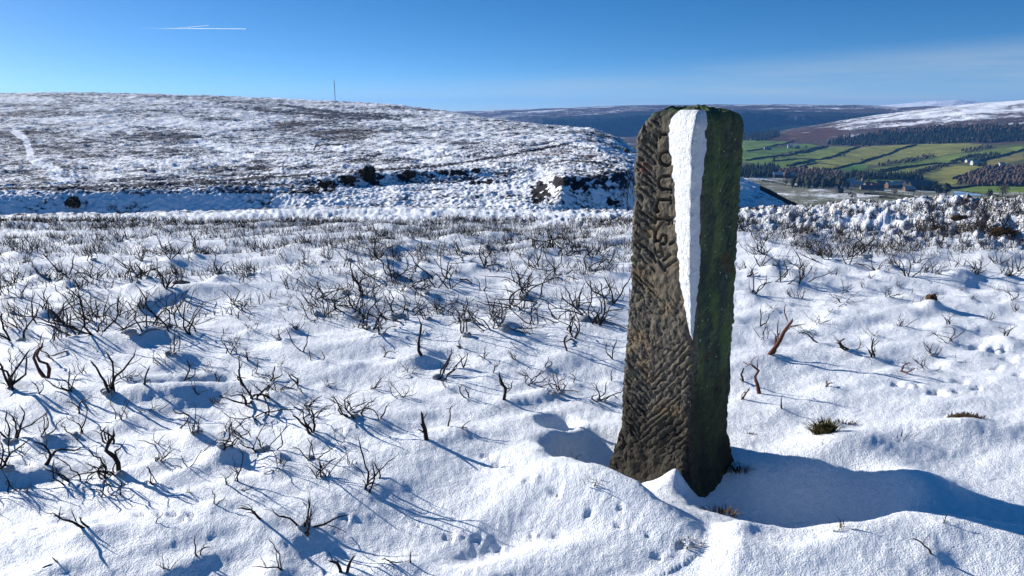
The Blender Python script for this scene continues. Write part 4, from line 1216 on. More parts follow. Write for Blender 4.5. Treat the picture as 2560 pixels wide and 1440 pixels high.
def snow_clump(parent, x, y, z, s, r):
    """a lump of snow caught among the stems"""
    global snow_blob
    if snow_blob is None:
        n, m = 10, 16
        th = np.linspace(0, np.pi, n)[:, None]; ph = np.linspace(0, 2 * np.pi, m, endpoint=False)[None]
        X = np.sin(th) * np.cos(ph); Y = np.sin(th) * np.sin(ph); Z = np.cos(th) + 0 * ph
        k = 1 + .22 * fbm(X * 1.7 + 3, Y * 1.7 + Z * 2, 401, 2)
        V = np.stack([X * k, Y * k, Z * k * .8], -1).reshape(-1, 3)
        snow_blob = mesh_np('snow_clump', V, grid_quads(n, m, True)[:, ::-1]); snow_blob.materials.append(MAT_CLING)
    o = link('snow_clump', snow_blob, None, parent)
    o.location = (x, y, z); o.scale = (s, s * .8, s * .75); o.rotation_euler = (0, 0, r)
def rz_plants():
    r = random.Random(23); cnt = {}
    P = np.array([(p['x'], p['y']) for p in PLANTS])
    zs = ground_z(P[:, 0], P[:, 1], True)
    for p, z in zip(PLANTS, zs):
        kind = p['kind']; cnt[kind] = cnt.get(kind, -1) + 1
        name = {'stump': 'heather_stump', 'prongs': 'heather_stump', 'log': 'heather_branch', 'grassy': 'twig_clump', 'hook': 'heather_twig', 'antler': 'heather_twig'}.get(kind, 'heather_shrub')
        e = empty(name, (p['x'], p['y'], float(z)), 0)
        s = p['size']
        if p['hero']:
            red = any(w in p['label'] for w in ('reddish', 'pale-brown'))
            mat = MAT_BARK if red else (MAT_TWIG if 'thin' in p['label'] or 'pale' in p['label'] or 'straw' in p['label'] else MAT_CHAR)
            for mb in plant_stems(kind, hash_seed(kind, 900 + cnt[kind]), p['lean']):
                o = mb.build('stem', mat, e, True)
            e.scale = (s * 1.35, s * 1.25, s * 1.0) if kind == 'bush' else (s, s, s)
        else:
            v = variant(kind, cnt[kind] % 6)
            for me in v: link('stem', me, None, e)
            e.rotation_euler = (0, math.radians(p['lean'] * .5), r.uniform(-.5, .5) + (math.pi if r.random() < .3 else 0))
            e.scale = (s * r.uniform(.9, 1.2), s, s)
        if s > .12 and kind in ('bush', 'clump', 'fan', 'spread') and r.random() < (.75 if p['hero'] else .35):
            for _ in range(r.randint(1, 2)):
                k = r.uniform(.08, .15)
                snow_clump(e, r.uniform(-.15, .15), r.uniform(-.2, .1), k * .2, k, r.uniform(0, 3))
        tag(e, p['label'], 'heather' if name != 'heather_stump' else 'stump', p['group'])
rz_plants()
# the thousands of shoots farther off, too small to tell apart
def far_heather():
    r = random.Random(31); V, F = [], []
    spots = []
    def dens(px, py):
        d = .55
        if py < 600: d = .9
        if px > 1850: d = .62 if py < 640 else .06
        if py > 640: d *= .35
        if py > 720: d *= .25
        return d
    while len(spots) < 8200:
        px, py = r.uniform(-700, 3200), 552 + 250 * r.random() ** 1.75
        if r.random() > dens(px, py): continue
        x, y = on_ground(px, py)
        if float(noise(x * .55, y * .9, 431)) + .35 * r.random() < (-.02 if py > 585 else -.2): continue
        spots.append((x, y))
    for _ in range(380):
        spots.append(on_ground(r.uniform(1840, 2700), r.uniform(512, 552)))
    S = np.array(spots); zs = ground_z(S[:, 0], S[:, 1], True)
    for (x, y), z in zip(spots, zs):
        s = r.uniform(.05, .15); n = r.randint(3, 6)
        for _ in range(n):
            bx, by = x + r.gauss(0, .05), y + r.gauss(0, .04)
            p = Vector((bx, by, z - .02)); d = Vector((r.gauss(0, .55), r.gauss(0, .4), 1)).normalized()
            w = r.uniform(.0025, .0055)
            for seg in range(2):
                q = p + (d + Vector((r.gauss(0, .35), r.gauss(0, .3), 0))) * s * r.uniform(.35, .65)
                k = len(V)
                for pt, ww in ((p, w), (q, w * .6)):
                    for a in (0, 2.1, 4.2): V.append((pt.x + ww * math.cos(a), pt.y + ww * math.sin(a), pt.z))
                for a in range(3): F.append((k + a, k + (a + 1) % 3, k + 3 + (a + 1) % 3, k + 3 + a))
                p, w = q, w * .6
    o = link('heather_field', mesh_np('heather_field', V, F, None, False), MAT_TWIG)
    tag(o, 'countless burnt heather shoots across the far field', 'heather', None, 'stuff')
far_heather()

def side_heather():
    # the same growth goes on to both sides of the view
    r = random.Random(77); V, F = [], []
    for k in range(90):
        px, py = (r.uniform(-900, -40), r.uniform(610, 1250)) if k < 62 else (r.uniform(2600, 3200), r.uniform(590, 800))
        x, y = on_ground(px, py); z = float(ground_z(x, y, False))
        s = r.uniform(.1, .28); a = r.uniform(0, 6.28); ca, sa = math.cos(a) * s, math.sin(a) * s
        for me in variant(r.choice(('bush', 'fan', 'spread', 'clump')), r.randint(0, 5)):
            b = len(V)
            V += [(x + v.co.x * ca - v.co.y * sa, y + v.co.x * sa + v.co.y * ca, z + v.co.z * s) for v in me.vertices]
            F += [tuple(i + b for i in p.vertices) for p in me.polygons]
    me = bpy.data.meshes.new('heather_thicket'); me.from_pydata(V, [], F); me.update()
    tag(link('heather_thicket', me, MAT_CHAR), 'burnt heather continuing on both sides of the field', 'heather', None, 'stuff')
side_heather()

# ------------------------------------------------------------------ grass, stones and peat showing through
def tussock(name, px, py, w, h, mat, n, label, lean=0.0, cat='grass', body=None):
    x, y = on_ground(px, py); z = float(ground_z(x, y))
    e = empty(name, (x, y, z)); r = random.Random(int(px + py))
    mb = MB(); V, F = [], []
    for i in range(n):
        a, q = r.uniform(0, 6.28), r.random() ** .6
        bx, by = w * q * math.cos(a), w * .55 * q * math.sin(a)
        L = h * r.uniform(.5, 1.1); d = Vector((bx / w * .7 + lean + r.gauss(0, .25), by / w * .6 + r.gauss(0, .25), 1)).normalized()
        bw = r.uniform(.0015, .003); k = len(V); p = Vector((bx, by, -.01))
        sd = Vector((-d.y, d.x, 0)); sd = sd.normalized() if sd.length > 1e-4 else Vector((1, 0, 0))
        m = p + d * L * .55; t = m + (d + Vector((d.x, d.y, -.25))) * L * .35
        V += [tuple(p - sd * bw), tuple(p + sd * bw), tuple(m + sd * bw * .8), tuple(m - sd * bw * .8), tuple(t)]
        F.append((k, k + 1, k + 2, k + 3)); F.append((k + 3, k + 2, k + 4))
    me = bpy.data.meshes.new('blades'); me.from_pydata(V, [], F); me.update()
    o = link('blades', me, mat, e); o['kind'] = 'stuff'
    if body:
        n_, m_ = 12, 20
        th = np.linspace(.02, np.pi * .62, n_)[:, None]; ph = np.linspace(0, 2 * np.pi, m_, endpoint=False)[None]
        X = np.sin(th) * np.cos(ph); Y = np.sin(th) * np.sin(ph); Z = np.cos(th) + 0 * ph
        k = 1 + .2 * fbm(X * 2 + px, Y * 2 + Z, 411, 2)
        me = mesh_np('root_mound', np.stack([X * k * w * .9, Y * k * w * .6, Z * k * h * body - h * .1], -1).reshape(-1, 3), grid_quads(n_, m_, True)[:, ::-1])
        link('root_mound', me, MAT_GRASS if mat is MAT_GRASS else MAT_PEAT, e)
    tag(e, label, cat)
tussock('grass_tussock', 2056, 1108, .05, .10, MAT_GRASS, 620, 'mossy green grass tussock breaking through the snow beyond the post', -.15, 'grass', .6)
tussock('grass_tussock', 2110, 1068, .07, .035, MAT_TWIG, 120, 'dark flattened grass just behind the mossy green tussock')
tussock('grass_tussock', 2410, 1068, .09, .04, MAT_TWIG, 200, 'low dark strip of grass along a snow ledge at the right', .1, 'grass', .35)
tussock('grass_tuft', 1878, 1085, .022, .025, MAT_GRASS, 70, 'tiny green grass tuft in the snow beside the post')
tussock('grass_tuft', 1850, 1150, .06, .05, MAT_PEAT, 150, 'dark roots and grass at the mossy foot of the post', 0, 'grass')
tussock('grass_tuft', 1800, 1262, .07, .05, MAT_PEAT, 110, 'dark stalks in the snow at the front foot of the post', 0, 'grass')
tussock('grass_tuft', 540, 1000, .03, .06, MAT_DRY, 24, 'few pale grass blades by the wide leaning shrub')
tussock('grass_tuft', 1488, 1262, .05, .05, MAT_DRY, 14, 'sparse dry grass blades on the drift in front of the post')
tussock('grass_tuft', 1720, 1372, .05, .03, MAT_DRY, 40, 'short dry grass on the crest of the nearest drift')
tussock('grass_tuft', 2100, 1372, .04, .06, MAT_DRY, 16, 'thin pale grass blades in the snow dip at the bottom right')
tussock('grass_tuft', 420, 690, .12, .12, MAT_DRY, 90, 'straw-coloured grass tuft in the field at the left')
tussock('grass_tuft', 2545, 618, .12, .07, MAT_DRY, 120, 'brown grass tuft near the peat lump at the right edge', 0, 'grass', .5)
tussock('grass_tuft', 2240, 1120, .12, .05, MAT_TWIG, 16, 'scattered single stalks on the bright slope beyond the post')
def lump(name, px, py, sx, sy, sz, mat, label, cat, seed, snow=True):
    x, y = on_ground(px, py); z = float(ground_z(x, y))
    e = empty(name, (x, y, z))
    n, m = 16, 24
    th = np.linspace(.01, np.pi * .7, n)[:, None]; ph = np.linspace(0, 2 * np.pi, m, endpoint=False)[None]
    X = np.sin(th) * np.cos(ph); Y = np.sin(th) * np.sin(ph); Z = np.cos(th) + 0 * ph
    k = 1 + .25 * fbm(X * 1.6 + seed, Y * 1.6 + Z, 421, 3)
    me = mesh_np('body', np.stack([X * k * sx, Y * k * sy, Z * k * sz], -1).reshape(-1, 3), grid_quads(n, m, True)[:, ::-1])
    link('body', me, mat, e)
    tag(e, label, cat)
lump('peat_lump', 2505, 595, .17, .10, .07, MAT_PEAT, 'bare brown peat lump in the snow near the right-hand bank', 'peat lump', 2)
lump('peat_lump', 2395, 573, .12, .06, .035, MAT_PEAT, 'narrow dark peat lump among heather before the bank', 'peat lump', 5)
lump('stone', 452, 722, .08, .05, .035, plain_mat('dark_stone', (.05, .05, .05), (.13, .12, .12), 30, .9, .005), 'flat dark stone among the heather at the left', 'stone', 8)
lump('peat_lump', 2325, 772, .05, .04, .04, MAT_PEAT, 'small brown clod beside the white snow hump at the right', 'peat lump', 4)

# ------------------------------------------------------------------ the hill: boulders, thorn bushes by the stream, the mast
def boulder(px, py, s, label, seed):
    p = hill.hit(px, py, 60)
    n, m = 12, 18
    th = np.linspace(.01, np.pi * .98, n)[:, None]; ph = np.linspace(0, 2 * np.pi, m, endpoint=False)[None]
    X = np.sin(th) * np.cos(ph); Y = np.sin(th) * np.sin(ph); Z = np.cos(th) + 0 * ph
    k = 1 + .3 * fbm(X * 1.4 + seed, Y * 1.4 + Z, 441, 3)
    o = link('boulder', mesh_np('boulder', np.stack([X * k * s, Y * k * s, Z * k * s * .8], -1).reshape(-1, 3), grid_quads(n, m, True)[:, ::-1], None, False), bpy.data.materials['dark_stone'])
    o.location = p + Vector((0, 0, s * .3)); tag(o, label, 'boulder')
boulder(1566, 380, 1.1, 'dark boulder on the hill shoulder beside the post', 3)
boulder(1527, 361, .55, 'small boulder higher on the hill shoulder', 6)
boulder(1352, 463, .35, 'pale rock above the dark peat bank of the stream', 9)
MAT_THORN = plain_mat('thorn_twigs', (.022, .018, .016), (.06, .05, .035), .8, .9)
def leaf_crown(r, n, rx, rz, size, gap=.25):
    """a crown of many small faces spread through an uneven volume"""
    V, F = [], []
    lob = [Vector((r.gauss(0, .45), r.gauss(0, .45), r.gauss(0, .4))) for _ in range(7)]
    while len(F) < n:
        p = Vector((r.uniform(-1, 1), r.uniform(-1, 1), r.uniform(-1, 1)))
        if min((p - q).length for q in lob) > .62 or p.length > 1.15: continue
        c = Vector((p.x * rx, p.y * rx, p.z * rz)); k = len(V)
        a = Vector((r.gauss(0, 1), r.gauss(0, 1), r.gauss(0, 1))).normalized() * size * r.uniform(.5, 1.2)
        b = a.cross(Vector((r.gauss(0, 1), r.gauss(0, 1), r.gauss(0, 1)))).normalized() * size * r.uniform(.3, .8)
        V += [tuple(c - a), tuple(c + b), tuple(c + a), tuple(c - b * .6)]; F.append((k, k + 1, k + 2, k + 3))
    return V, F
def bush_on_hill(px, py, w, h, label, seed):
    p = hill.hit(px, py, 60); r = random.Random(seed)
    e = empty('thorn_bush', p)
    mb = MB()
    mb.tube([(0, 0, -.3), (.05 * w, 0, h * .3), (-.03 * w, .04, h * .8)], [.06 * w, .045 * w, .01], 5)
    mb.build('trunk', MAT_THORN, e)
    V, F = leaf_crown(r, 320, w * .5, h * .5, .16 * w)
    o = link('crown', mesh_np('crown', V, F, None, False), MAT_THORN, e); o.location = (0, 0, h * .5)
    tag(e, label, 'bush', 'bushes along the stream')
bush_on_hill(920, 452, 2.6, 2.2, 'largest dark bush in the stream gully', 1)
bush_on_hill(1025, 446, 2.0, 1.6, 'dark bush in the gully towards the post side', 2)
bush_on_hill(872, 458, 2.0, 1.4, 'low dark bush left of the largest gully bush', 3)
bush_on_hill(183, 520, 1.5, 1.4, 'lone greenish bush on the stream bank at the far left', 4)
bush_on_hill(815, 470, 1.6, .9, 'low scrub where the gully bends', 5)
bush_on_hill(1190, 432, 1.6, .7, 'low scrub on the upper gully edge near the post', 6)

def mast():
    d = 4200.0; a = float(px_az(838, 254)); t = float(px_tan(834, 196))
    x, y = math.sin(a) * d, math.cos(a) * d
    z0 = hill.zat(x, y) - 2; z1 = EYE + t * d
    e = empty('radio_mast', (x, y, z0)); H = z1 - z0
    mb = MB()
    n = 24; w = 1.5
    for k in range(3):
        an = 2.094 * k
        mb.tube([(w * math.cos(an), w * math.sin(an), H * .9 * i / 6) for i in range(7)], [.75] * 7, 5, None, False)
    mb2 = MB()
    for i in range(n):
        zz = H * .9 * i / n
        for k in range(3):
            a0, a1 = 2.094 * k, 2.094 * (k + 1)
            mb2.tube([(w * math.cos(a0), w * math.sin(a0), zz), (w * math.cos(a1), w * math.sin(a1), zz + H * .9 / n)], [.3, .3], 4, None, False)
    o = mb.build('column', MAT_STEEL, e); o['kind'] = 'stuff'
    o = mb2.build('lattice', MAT_STEEL, e); o['kind'] = 'stuff'
    mb3 = MB(); mb3.tube([(0, 0, H * .88), (0, 0, H * .94), (0, 0, H)], [1.4, 1.1, .4], 8); mb3.build('antenna', MAT_STEEL, e)
    for k in range(3):
        an = 2.094 * k + .5
        g = MB(); g.tube([(0, 0, H * .85), (60 * math.cos(an), 60 * math.sin(an), -2)], [.06, .06], 4, None, False); g.build('guy_wire', MAT_STEEL, e)
    tag(e, 'very tall thin radio mast rising behind the snowy hill', 'mast')
mast()

# ------------------------------------------------------------------ the dale: woods, trees, hedges, houses
MAT_CONIF = plain_mat('conifer_needles', (.010, .018, .012), (.035, .05, .028), .12, .9)
MAT_LARCH = plain_mat('bare_larch', (.05, .035, .028), (.12, .085, .065), .12, .9)
MAT_BARE = plain_mat('bare_branches', (.05, .048, .032), (.13, .12, .075), .15, .9)
MAT_TRUNK = plain_mat('tree_trunk', (.05, .042, .032), (.12, .10, .08), .5, .9)
MAT_HEDGE = plain_mat('hedge', (.018, .022, .012), (.05, .052, .028), .15, .95)
def wood(name, outline, n, hgt, mat, label, patch, seed, style='cone'):
    """trees standing close together on a patch of land, outline in the photograph"""
    r = random.Random(seed); V, F = [], []
    xs = [p[0] for p in outline]; ys = [p[1] for p in outline]; k = 0; g = 0
    while k < n and g < n * 40:
        g += 1
        px, py = r.uniform(min(xs), max(xs)), r.uniform(min(ys), max(ys))
        if not bool(in_poly(np.array([px]), np.array([py]), outline)[0]): continue
        p = patch.hit(px, py, 1000); k += 1
        H = .85 * hgt * r.uniform(.6, 1.25); R = H * (.2 if style == 'cone' else .3) * r.uniform(.8, 1.2)
        b = len(V); m = 6
        if style == 'cone':
            lv = [(0, .25), (.18, 1.0), (.5, .62), (.8, .28)]
        else:
            lv = [(0, .15), (.3, .45), (.6, 1.0), (.85, .7)]
        for (zf, rf) in lv:
            for i in range(m):
                a = 6.283 * i / m + r.uniform(-.3, .3); q = R * rf * r.uniform(.75, 1.25)
                V.append((p.x + q * math.cos(a), p.y + q * math.sin(a), p.z - 1 + zf * H + r.uniform(-.05, .05) * H))
        V.append((p.x, p.y, p.z + H))
        for l in range(len(lv) - 1):
            for i in range(m):
                i2 = (i + 1) % m; F.append((b + l * m + i, b + l * m + i2, b + (l + 1) * m + i2, b + (l + 1) * m + i))
        t = len(V) - 1; l = len(lv) - 1
        for i in range(m): F.append((b + l * m + i, b + l * m + (i + 1) % m, t, t))
    F4 = [f for f in F if f[2] != f[3]]; F3 = [f[:3] for f in F if f[2] == f[3]]
    o = link(name, mesh_np(name, V, F4, F3, False), mat)
    tag(o, label, 'woodland', None, 'stuff')
wood('conifer_plantation', [(2065, 362), (2110, 345), (2180, 338), (2260, 328), (2350, 322), (2450, 319), (2560, 320), (2640, 320), (2640, 350), (2480, 356), (2300, 360), (2150, 366)], 1500, 17, MAT_CONIF, 'long dark conifer plantation across the dale side', dale, 1)
wood('larch_wood', [(2180, 335), (2260, 325), (2400, 318), (2560, 315), (2640, 316), (2640, 332), (2540, 334), (2400, 330), (2250, 338)], 420, 15, MAT_LARCH, 'brown bare larches along the upper edge of the plantation', dale, 2, 'round')
wood('conifer_wood', [(1800, 352), (1850, 340), (1945, 328), (1948, 344), (1900, 352)], 300, 16, MAT_CONIF, 'dark block of conifers beyond the green fields', dale, 3)
wood('conifer_wood', [(1800, 440), (1870, 424), (1940, 420), (1950, 432), (1930, 442), (1860, 446)], 240, 17, MAT_CONIF, 'dark wood on the valley floor close to the post', dale, 4)
wood('larch_wood', [(1940, 436), (1990, 424), (2060, 430), (2110, 438), (2100, 446), (1960, 446)], 200, 12, MAT_LARCH, 'purplish bare wood behind the village', dale, 5, 'round')
wood('conifer_wood', [(2100, 448), (2130, 436), (2200, 438), (2300, 442), (2305, 450), (2200, 448)], 320, 14, MAT_CONIF, 'dark conifer belt behind the farm buildings', dale, 6)
wood('bare_wood', [(2390, 462), (2420, 440), (2470, 424), (2560, 418), (2640, 416), (2640, 466), (2450, 466)], 560, 12, MAT_LARCH, 'brown leafless wood on the slope at the right edge', dale, 7, 'round')
wood('bare_wood', [(2190, 412), (2280, 398), (2330, 388), (2345, 392), (2260, 410), (2200, 416)], 110, 9, MAT_BARE, 'grey scrubby trees along a field edge in the middle of the dale', dale, 8, 'round')
wood('bare_wood', [(2400, 378), (2470, 364), (2480, 370), (2420, 386)], 70, 9, MAT_BARE, 'scrub under the plantation at the right', dale, 9, 'round')
wood('conifer_wood', [(2375, 406), (2440, 388), (2490, 384), (2500, 390), (2440, 402), (2390, 408)], 120, 11, MAT_CONIF, 'dark shelter belt above the white farmhouse', dale, 10)
wood('conifer_wood', [(2280, 434), (2360, 410), (2375, 414), (2300, 438)], 110, 8, MAT_HEDGE, 'sloping strip of dark trees between two fields', dale, 11, 'round')
wood('village_wood', [(1965, 468), (1985, 456), (2050, 454), (2105, 462), (2112, 472), (2050, 474)], 70, 17, MAT_HEDGE, 'dark clustered trees round the village', dale, 14, 'round')
wood('scarp_wood', [(1345, 330), (1400, 312), (1500, 304), (1600, 294), (1860, 290), (1940, 292), (1960, 310), (1860, 336), (1600, 352), (1480, 345)], 1500, 22, MAT_CONIF, 'blue-hazed forest on the far scarp', far, 12)
wood('scarp_wood', [(2110, 296), (2250, 284), (2260, 290), (2120, 304)], 260, 20, MAT_CONIF, 'hazy forest edge under the far ridge at the right', far, 13)

def tree_meshes(kind, seed):
    r = random.Random(seed)
    mb = MB()
    if kind == 'bare':
        mb.tube([(0, 0, -1), (.1, 0, 2.5), (0, .1, 5), (.2, 0, 8)], [.5, .4, .28, .08], 6)
        for i in range(5):
            a = r.uniform(0, 6.28); mb.tube([(0, 0, 2.6 + .6 * i), (1.6 * math.cos(a), 1.6 * math.sin(a), 4.4 + .6 * i), (3.2 * math.cos(a), 3.2 * math.sin(a), 5.4 + .7 * i)], [.2, .13, .04], 4, root=6 + i % 6)
        V, F = leaf_crown(r, 260, 4.6, 3.8, .75); zc, mat = 6.3, MAT_BARE
    elif kind == 'dark':
        mb.tube([(0, 0, -1), (0, 0, 3), (0, 0, 9)], [.45, .35, .08], 6)
        V, F = leaf_crown(r, 330, 3.6, 4.8, .95); zc, mat = 5.8, MAT_CONIF
    else:
        mb.tube([(0, 0, -1), (0, 0, 5), (0, 0, 12)], [.4, .3, .05], 6)
        V, F = [], []
        for i in range(240):
            z = r.random() ** 1.2 * 11 + 1; R = 2.8 * (1 - (z - 1) / 12.5); a = r.uniform(0, 6.28); q = R * r.uniform(.3, 1)
            k = len(V); c = Vector((q * math.cos(a), q * math.sin(a), z))
            o_ = Vector((math.cos(a), math.sin(a), -.45)) * .95; s_ = Vector((-math.sin(a), math.cos(a), 0)) * .6
            V += [tuple(c - s_), tuple(c + s_), tuple(c + o_ + s_ * .4), tuple(c + o_ - s_ * .4)]; F.append((k, k + 1, k + 2, k + 3))
        zc, mat = 0, MAT_CONIF
    t = mb.mesh('trunk'); t.materials.append(MAT_TRUNK)
    c = mesh_np('crown', V, F, None, False); c.materials.append(mat)
    return t, c, zc
TREES = {k: [tree_meshes(k, s) for s in range(3)] for k in ('bare', 'dark', 'cone')}
tree_n = [0]
def tree(px, py, h, kind, label, group='trees of the dale'):
    t, c, zc = TREES[kind][tree_n[0] % 3]; tree_n[0] += 1
    p = dale.hit(px, py, 800)
    e = empty({'bare': 'bare_tree', 'dark': 'evergreen_tree', 'cone': 'conifer_tree'}[kind], p, tree_n[0] * 1.3)
    s = h * 1.75 / 11.0; e.scale = (s, s, s * .95)
    link('trunk', t, None, e); o = link('crown', c, None, e); o.location = (0, 0, zc)
    tag(e, label, 'tree', group)
tree(2505, 492, 11, 'bare', 'round leafless tree standing alone in the green field at the right')
tree(2474, 492, 6, 'dark', 'small dark tree beside the round leafless one')
for i, (a, b, h) in enumerate([(2345, 486, 11), (2365, 487, 13), (2335, 478, 10)]):
    tree(a, b, h, 'dark', ['evergreen at the front of the dark clump by the pale blue strip', 'tallest evergreen of the dark clump by the pale blue strip', 'evergreen at the back of the dark clump by the pale blue strip'][i])
VT = [(1985, 461, 11, 'dark', 'dark tree left of the long pale-roofed house'), (2000, 452, 10, 'bare', 'pale bare tree near the farm below the wood'), (1965, 464, 8, 'bare', 'bush-like bare tree at the village end near the post'),
      (2012, 465, 10, 'dark', 'dark tree behind the pale snowy meadow'), (2030, 462, 10, 'dark', 'second dark tree behind the pale snowy meadow'), (2048, 466, 9, 'dark', 'third dark tree behind the pale snowy meadow'),
      (2022, 450, 11, 'bare', 'tall pale bare tree behind the dark village trees'), (2045, 447, 10, 'bare', 'bare tree above the long village house'), (2070, 452, 11, 'bare', 'broad bare tree in the middle of the village'),
      (2090, 458, 9, 'bare', 'bare tree next to the broad one in the village'), (2110, 462, 11, 'dark', 'dark tree on the near side of the church'), (2118, 472, 8, 'dark', 'low dark tree in front of the church'),
      (2060, 470, 9, 'dark', 'dark tree at the meadow edge left of the church'), (2080, 470, 8, 'dark', 'dark round tree at the meadow edge before the church'), (2150, 456, 12, 'bare', 'large bare tree right beside the church tower'),
      (2172, 462, 8, 'bare', 'bare tree between the church and the red roof'), (2198, 458, 8, 'cone', 'small pointed conifer above the red roof'), (2335, 470, 8, 'bare', 'bare tree beyond the dark barns'), (2310, 478, 7, 'dark', 'dark tree next to the dark barns'),
      (1955, 394, 7, 'dark', 'dark tree by the cottages among the far fields'), (1975, 388, 8, 'bare', 'bare tree by the cottages among the far fields'), (1990, 388, 8, 'dark', 'dark tree right of the far cottages'), (2015, 372, 7, 'bare', 'single bare tree below the plantation end'),
      (1935, 404, 6, 'dark', 'dark hedge tree in the far left field'), (2130, 500, 7, 'bare', 'bare tree in the snowy meadow beside the lane'), (2235, 490, 6, 'bare', 'small bare tree on the meadow hedge'), (2460, 422, 10, 'dark', 'dark tree beside the white farmhouse'), (2448, 418, 8, 'dark', 'darker tree left of the white farmhouse'),
      (2110, 391, 5, 'dark', 'small field tree under the long hedge'), (1960, 396, 5, 'bare', 'little bare tree on the curved hedge'), (2155, 404, 5, 'bare', 'little bare tree where two hedges meet'), (2470, 352, 9, 'bare', 'bare tree at the foot of the plantation'), (2500, 354, 9, 'bare', 'pale bare tree at the right foot of the plantation')]
for v in VT: tree(*v)

def hedge(pts, w, h, label):
    pts = [dale.hit(*p, 800) for p in pts]
    P = []
    for a, b in zip(pts, pts[1:]):
        n = max(2, int((b - a).length / 9))
        for i in range(n): P.append(a.lerp(b, i / n))
    P.append(pts[-1])
    V, F = [], []; r = random.Random(len(P))
    for i, p in enumerate(P):
        d = (P[min(i + 1, len(P) - 1)] - P[max(i - 1, 0)]); d.z = 0; d.normalize(); s = Vector((-d.y, d.x, 0))
        z = dale.zat(p.x, p.y); hh = h * r.uniform(.6, 1.3); ww = w * r.uniform(.7, 1.2)
        for k, (o_, q) in enumerate(((-.5, -1), (-.42, hh * .7), (0, hh), (.42, hh * .7), (.5, -1))):
            c = p + s * o_ * ww; V.append((c.x, c.y, z + q))
    n = len(P)
    for i in range(n - 1):
        for k in range(4): F.append((i * 5 + k, i * 5 + k + 1, i * 5 + k + 6, i * 5 + k + 5))
    F.append((0, 1, 2, 3)); F.append(tuple((n - 1) * 5 + k for k in (3, 2, 1, 0)))
    o = link('hedgerow', mesh_np('hedgerow', V, F, None, False), MAT_HEDGE)
    tag(o, label, 'hedge', 'hedges of the dale')
HEDGES = [([(1868, 378), (1900, 374), (1935, 364), (1985, 353)], 4, 3, 'hedge bounding the farthest green field beside the post'),
          ([(1865, 402), (1900, 396), (1950, 390), (1990, 384), (2030, 372), (2060, 366)], 4, 3, 'long hedge above the curved field near the post'),
          ([(1990, 384), (2010, 383), (2040, 374), (2070, 366)], 4, 3, 'short hedge climbing to the plantation end'),
          ([(2050, 400), (2090, 390), (2120, 376), (2150, 368)], 4, 3.5, 'hedge climbing to the plantation, left of two'),
          ([(2160, 404), (2200, 392), (2240, 376), (2290, 362)], 5, 3.5, 'dark hedge climbing to the plantation, right of two'),
          ([(1930, 404), (1990, 398), (2050, 400)], 3, 2.5, 'low hedge across the curved fields'),
          ([(1970, 416), (2000, 408), (2030, 400)], 9, 4, 'thick dark hedge bending down to the purplish wood'),
          ([(2080, 424), (2120, 414), (2150, 408), (2190, 394)], 5, 3, 'hedge between the two rounded green knolls'),
          ([(2000, 418), (2040, 408), (2080, 412), (2100, 418)], 3, 2.5, 'hedge along the top of the rounded knoll'),
          ([(2200, 426), (2260, 418), (2330, 410), (2400, 408)], 5, 3, 'long hedge below the middle fields'),
          ([(2195, 432), (2240, 424), (2290, 416), (2330, 410)], 4, 3, 'hedge from the conifer belt to the sloping strip'),
          ([(2385, 448), (2400, 442), (2430, 430), (2450, 424)], 6, 4, 'hedge against the brown wood at the right'),
          ([(2440, 406), (2490, 394), (2530, 382), (2560, 374)], 6, 4, 'hedge running to the right edge above the farmhouse'),
          ([(2380, 404), (2410, 396), (2450, 386)], 6, 4, 'dark hedge over the white farmhouse'),
          ([(2376, 478), (2420, 482), (2470, 488), (2520, 494)], 3, 2.5, 'hedge between pale blue strip and green field'),
          ([(2160, 486), (2220, 489), (2290, 496), (2340, 500)], 4, 3, 'hedge across the snowy meadows'),
          ([(2200, 495), (2260, 500), (2330, 506)], 4, 3, 'nearest hedge of the snowy meadows by the bank'),
          ([(2130, 476), (2180, 480), (2230, 488)], 4, 2.5, 'hedge in front of the red-roofed house'),
          ([(1905, 452), (1940, 458), (1990, 468)], 4, 2.5, 'hedge under the farm near the post'),
          ([(2340, 464), (2300, 458), (2240, 450), (2150, 446)], 3, 2.5, 'hedge over the bright green strip'),
          ([(2370, 474), (2430, 466), (2560, 464)], 7, 4, 'dark hedge under the brown wood')]
for hd in HEDGES: hedge(*hd)

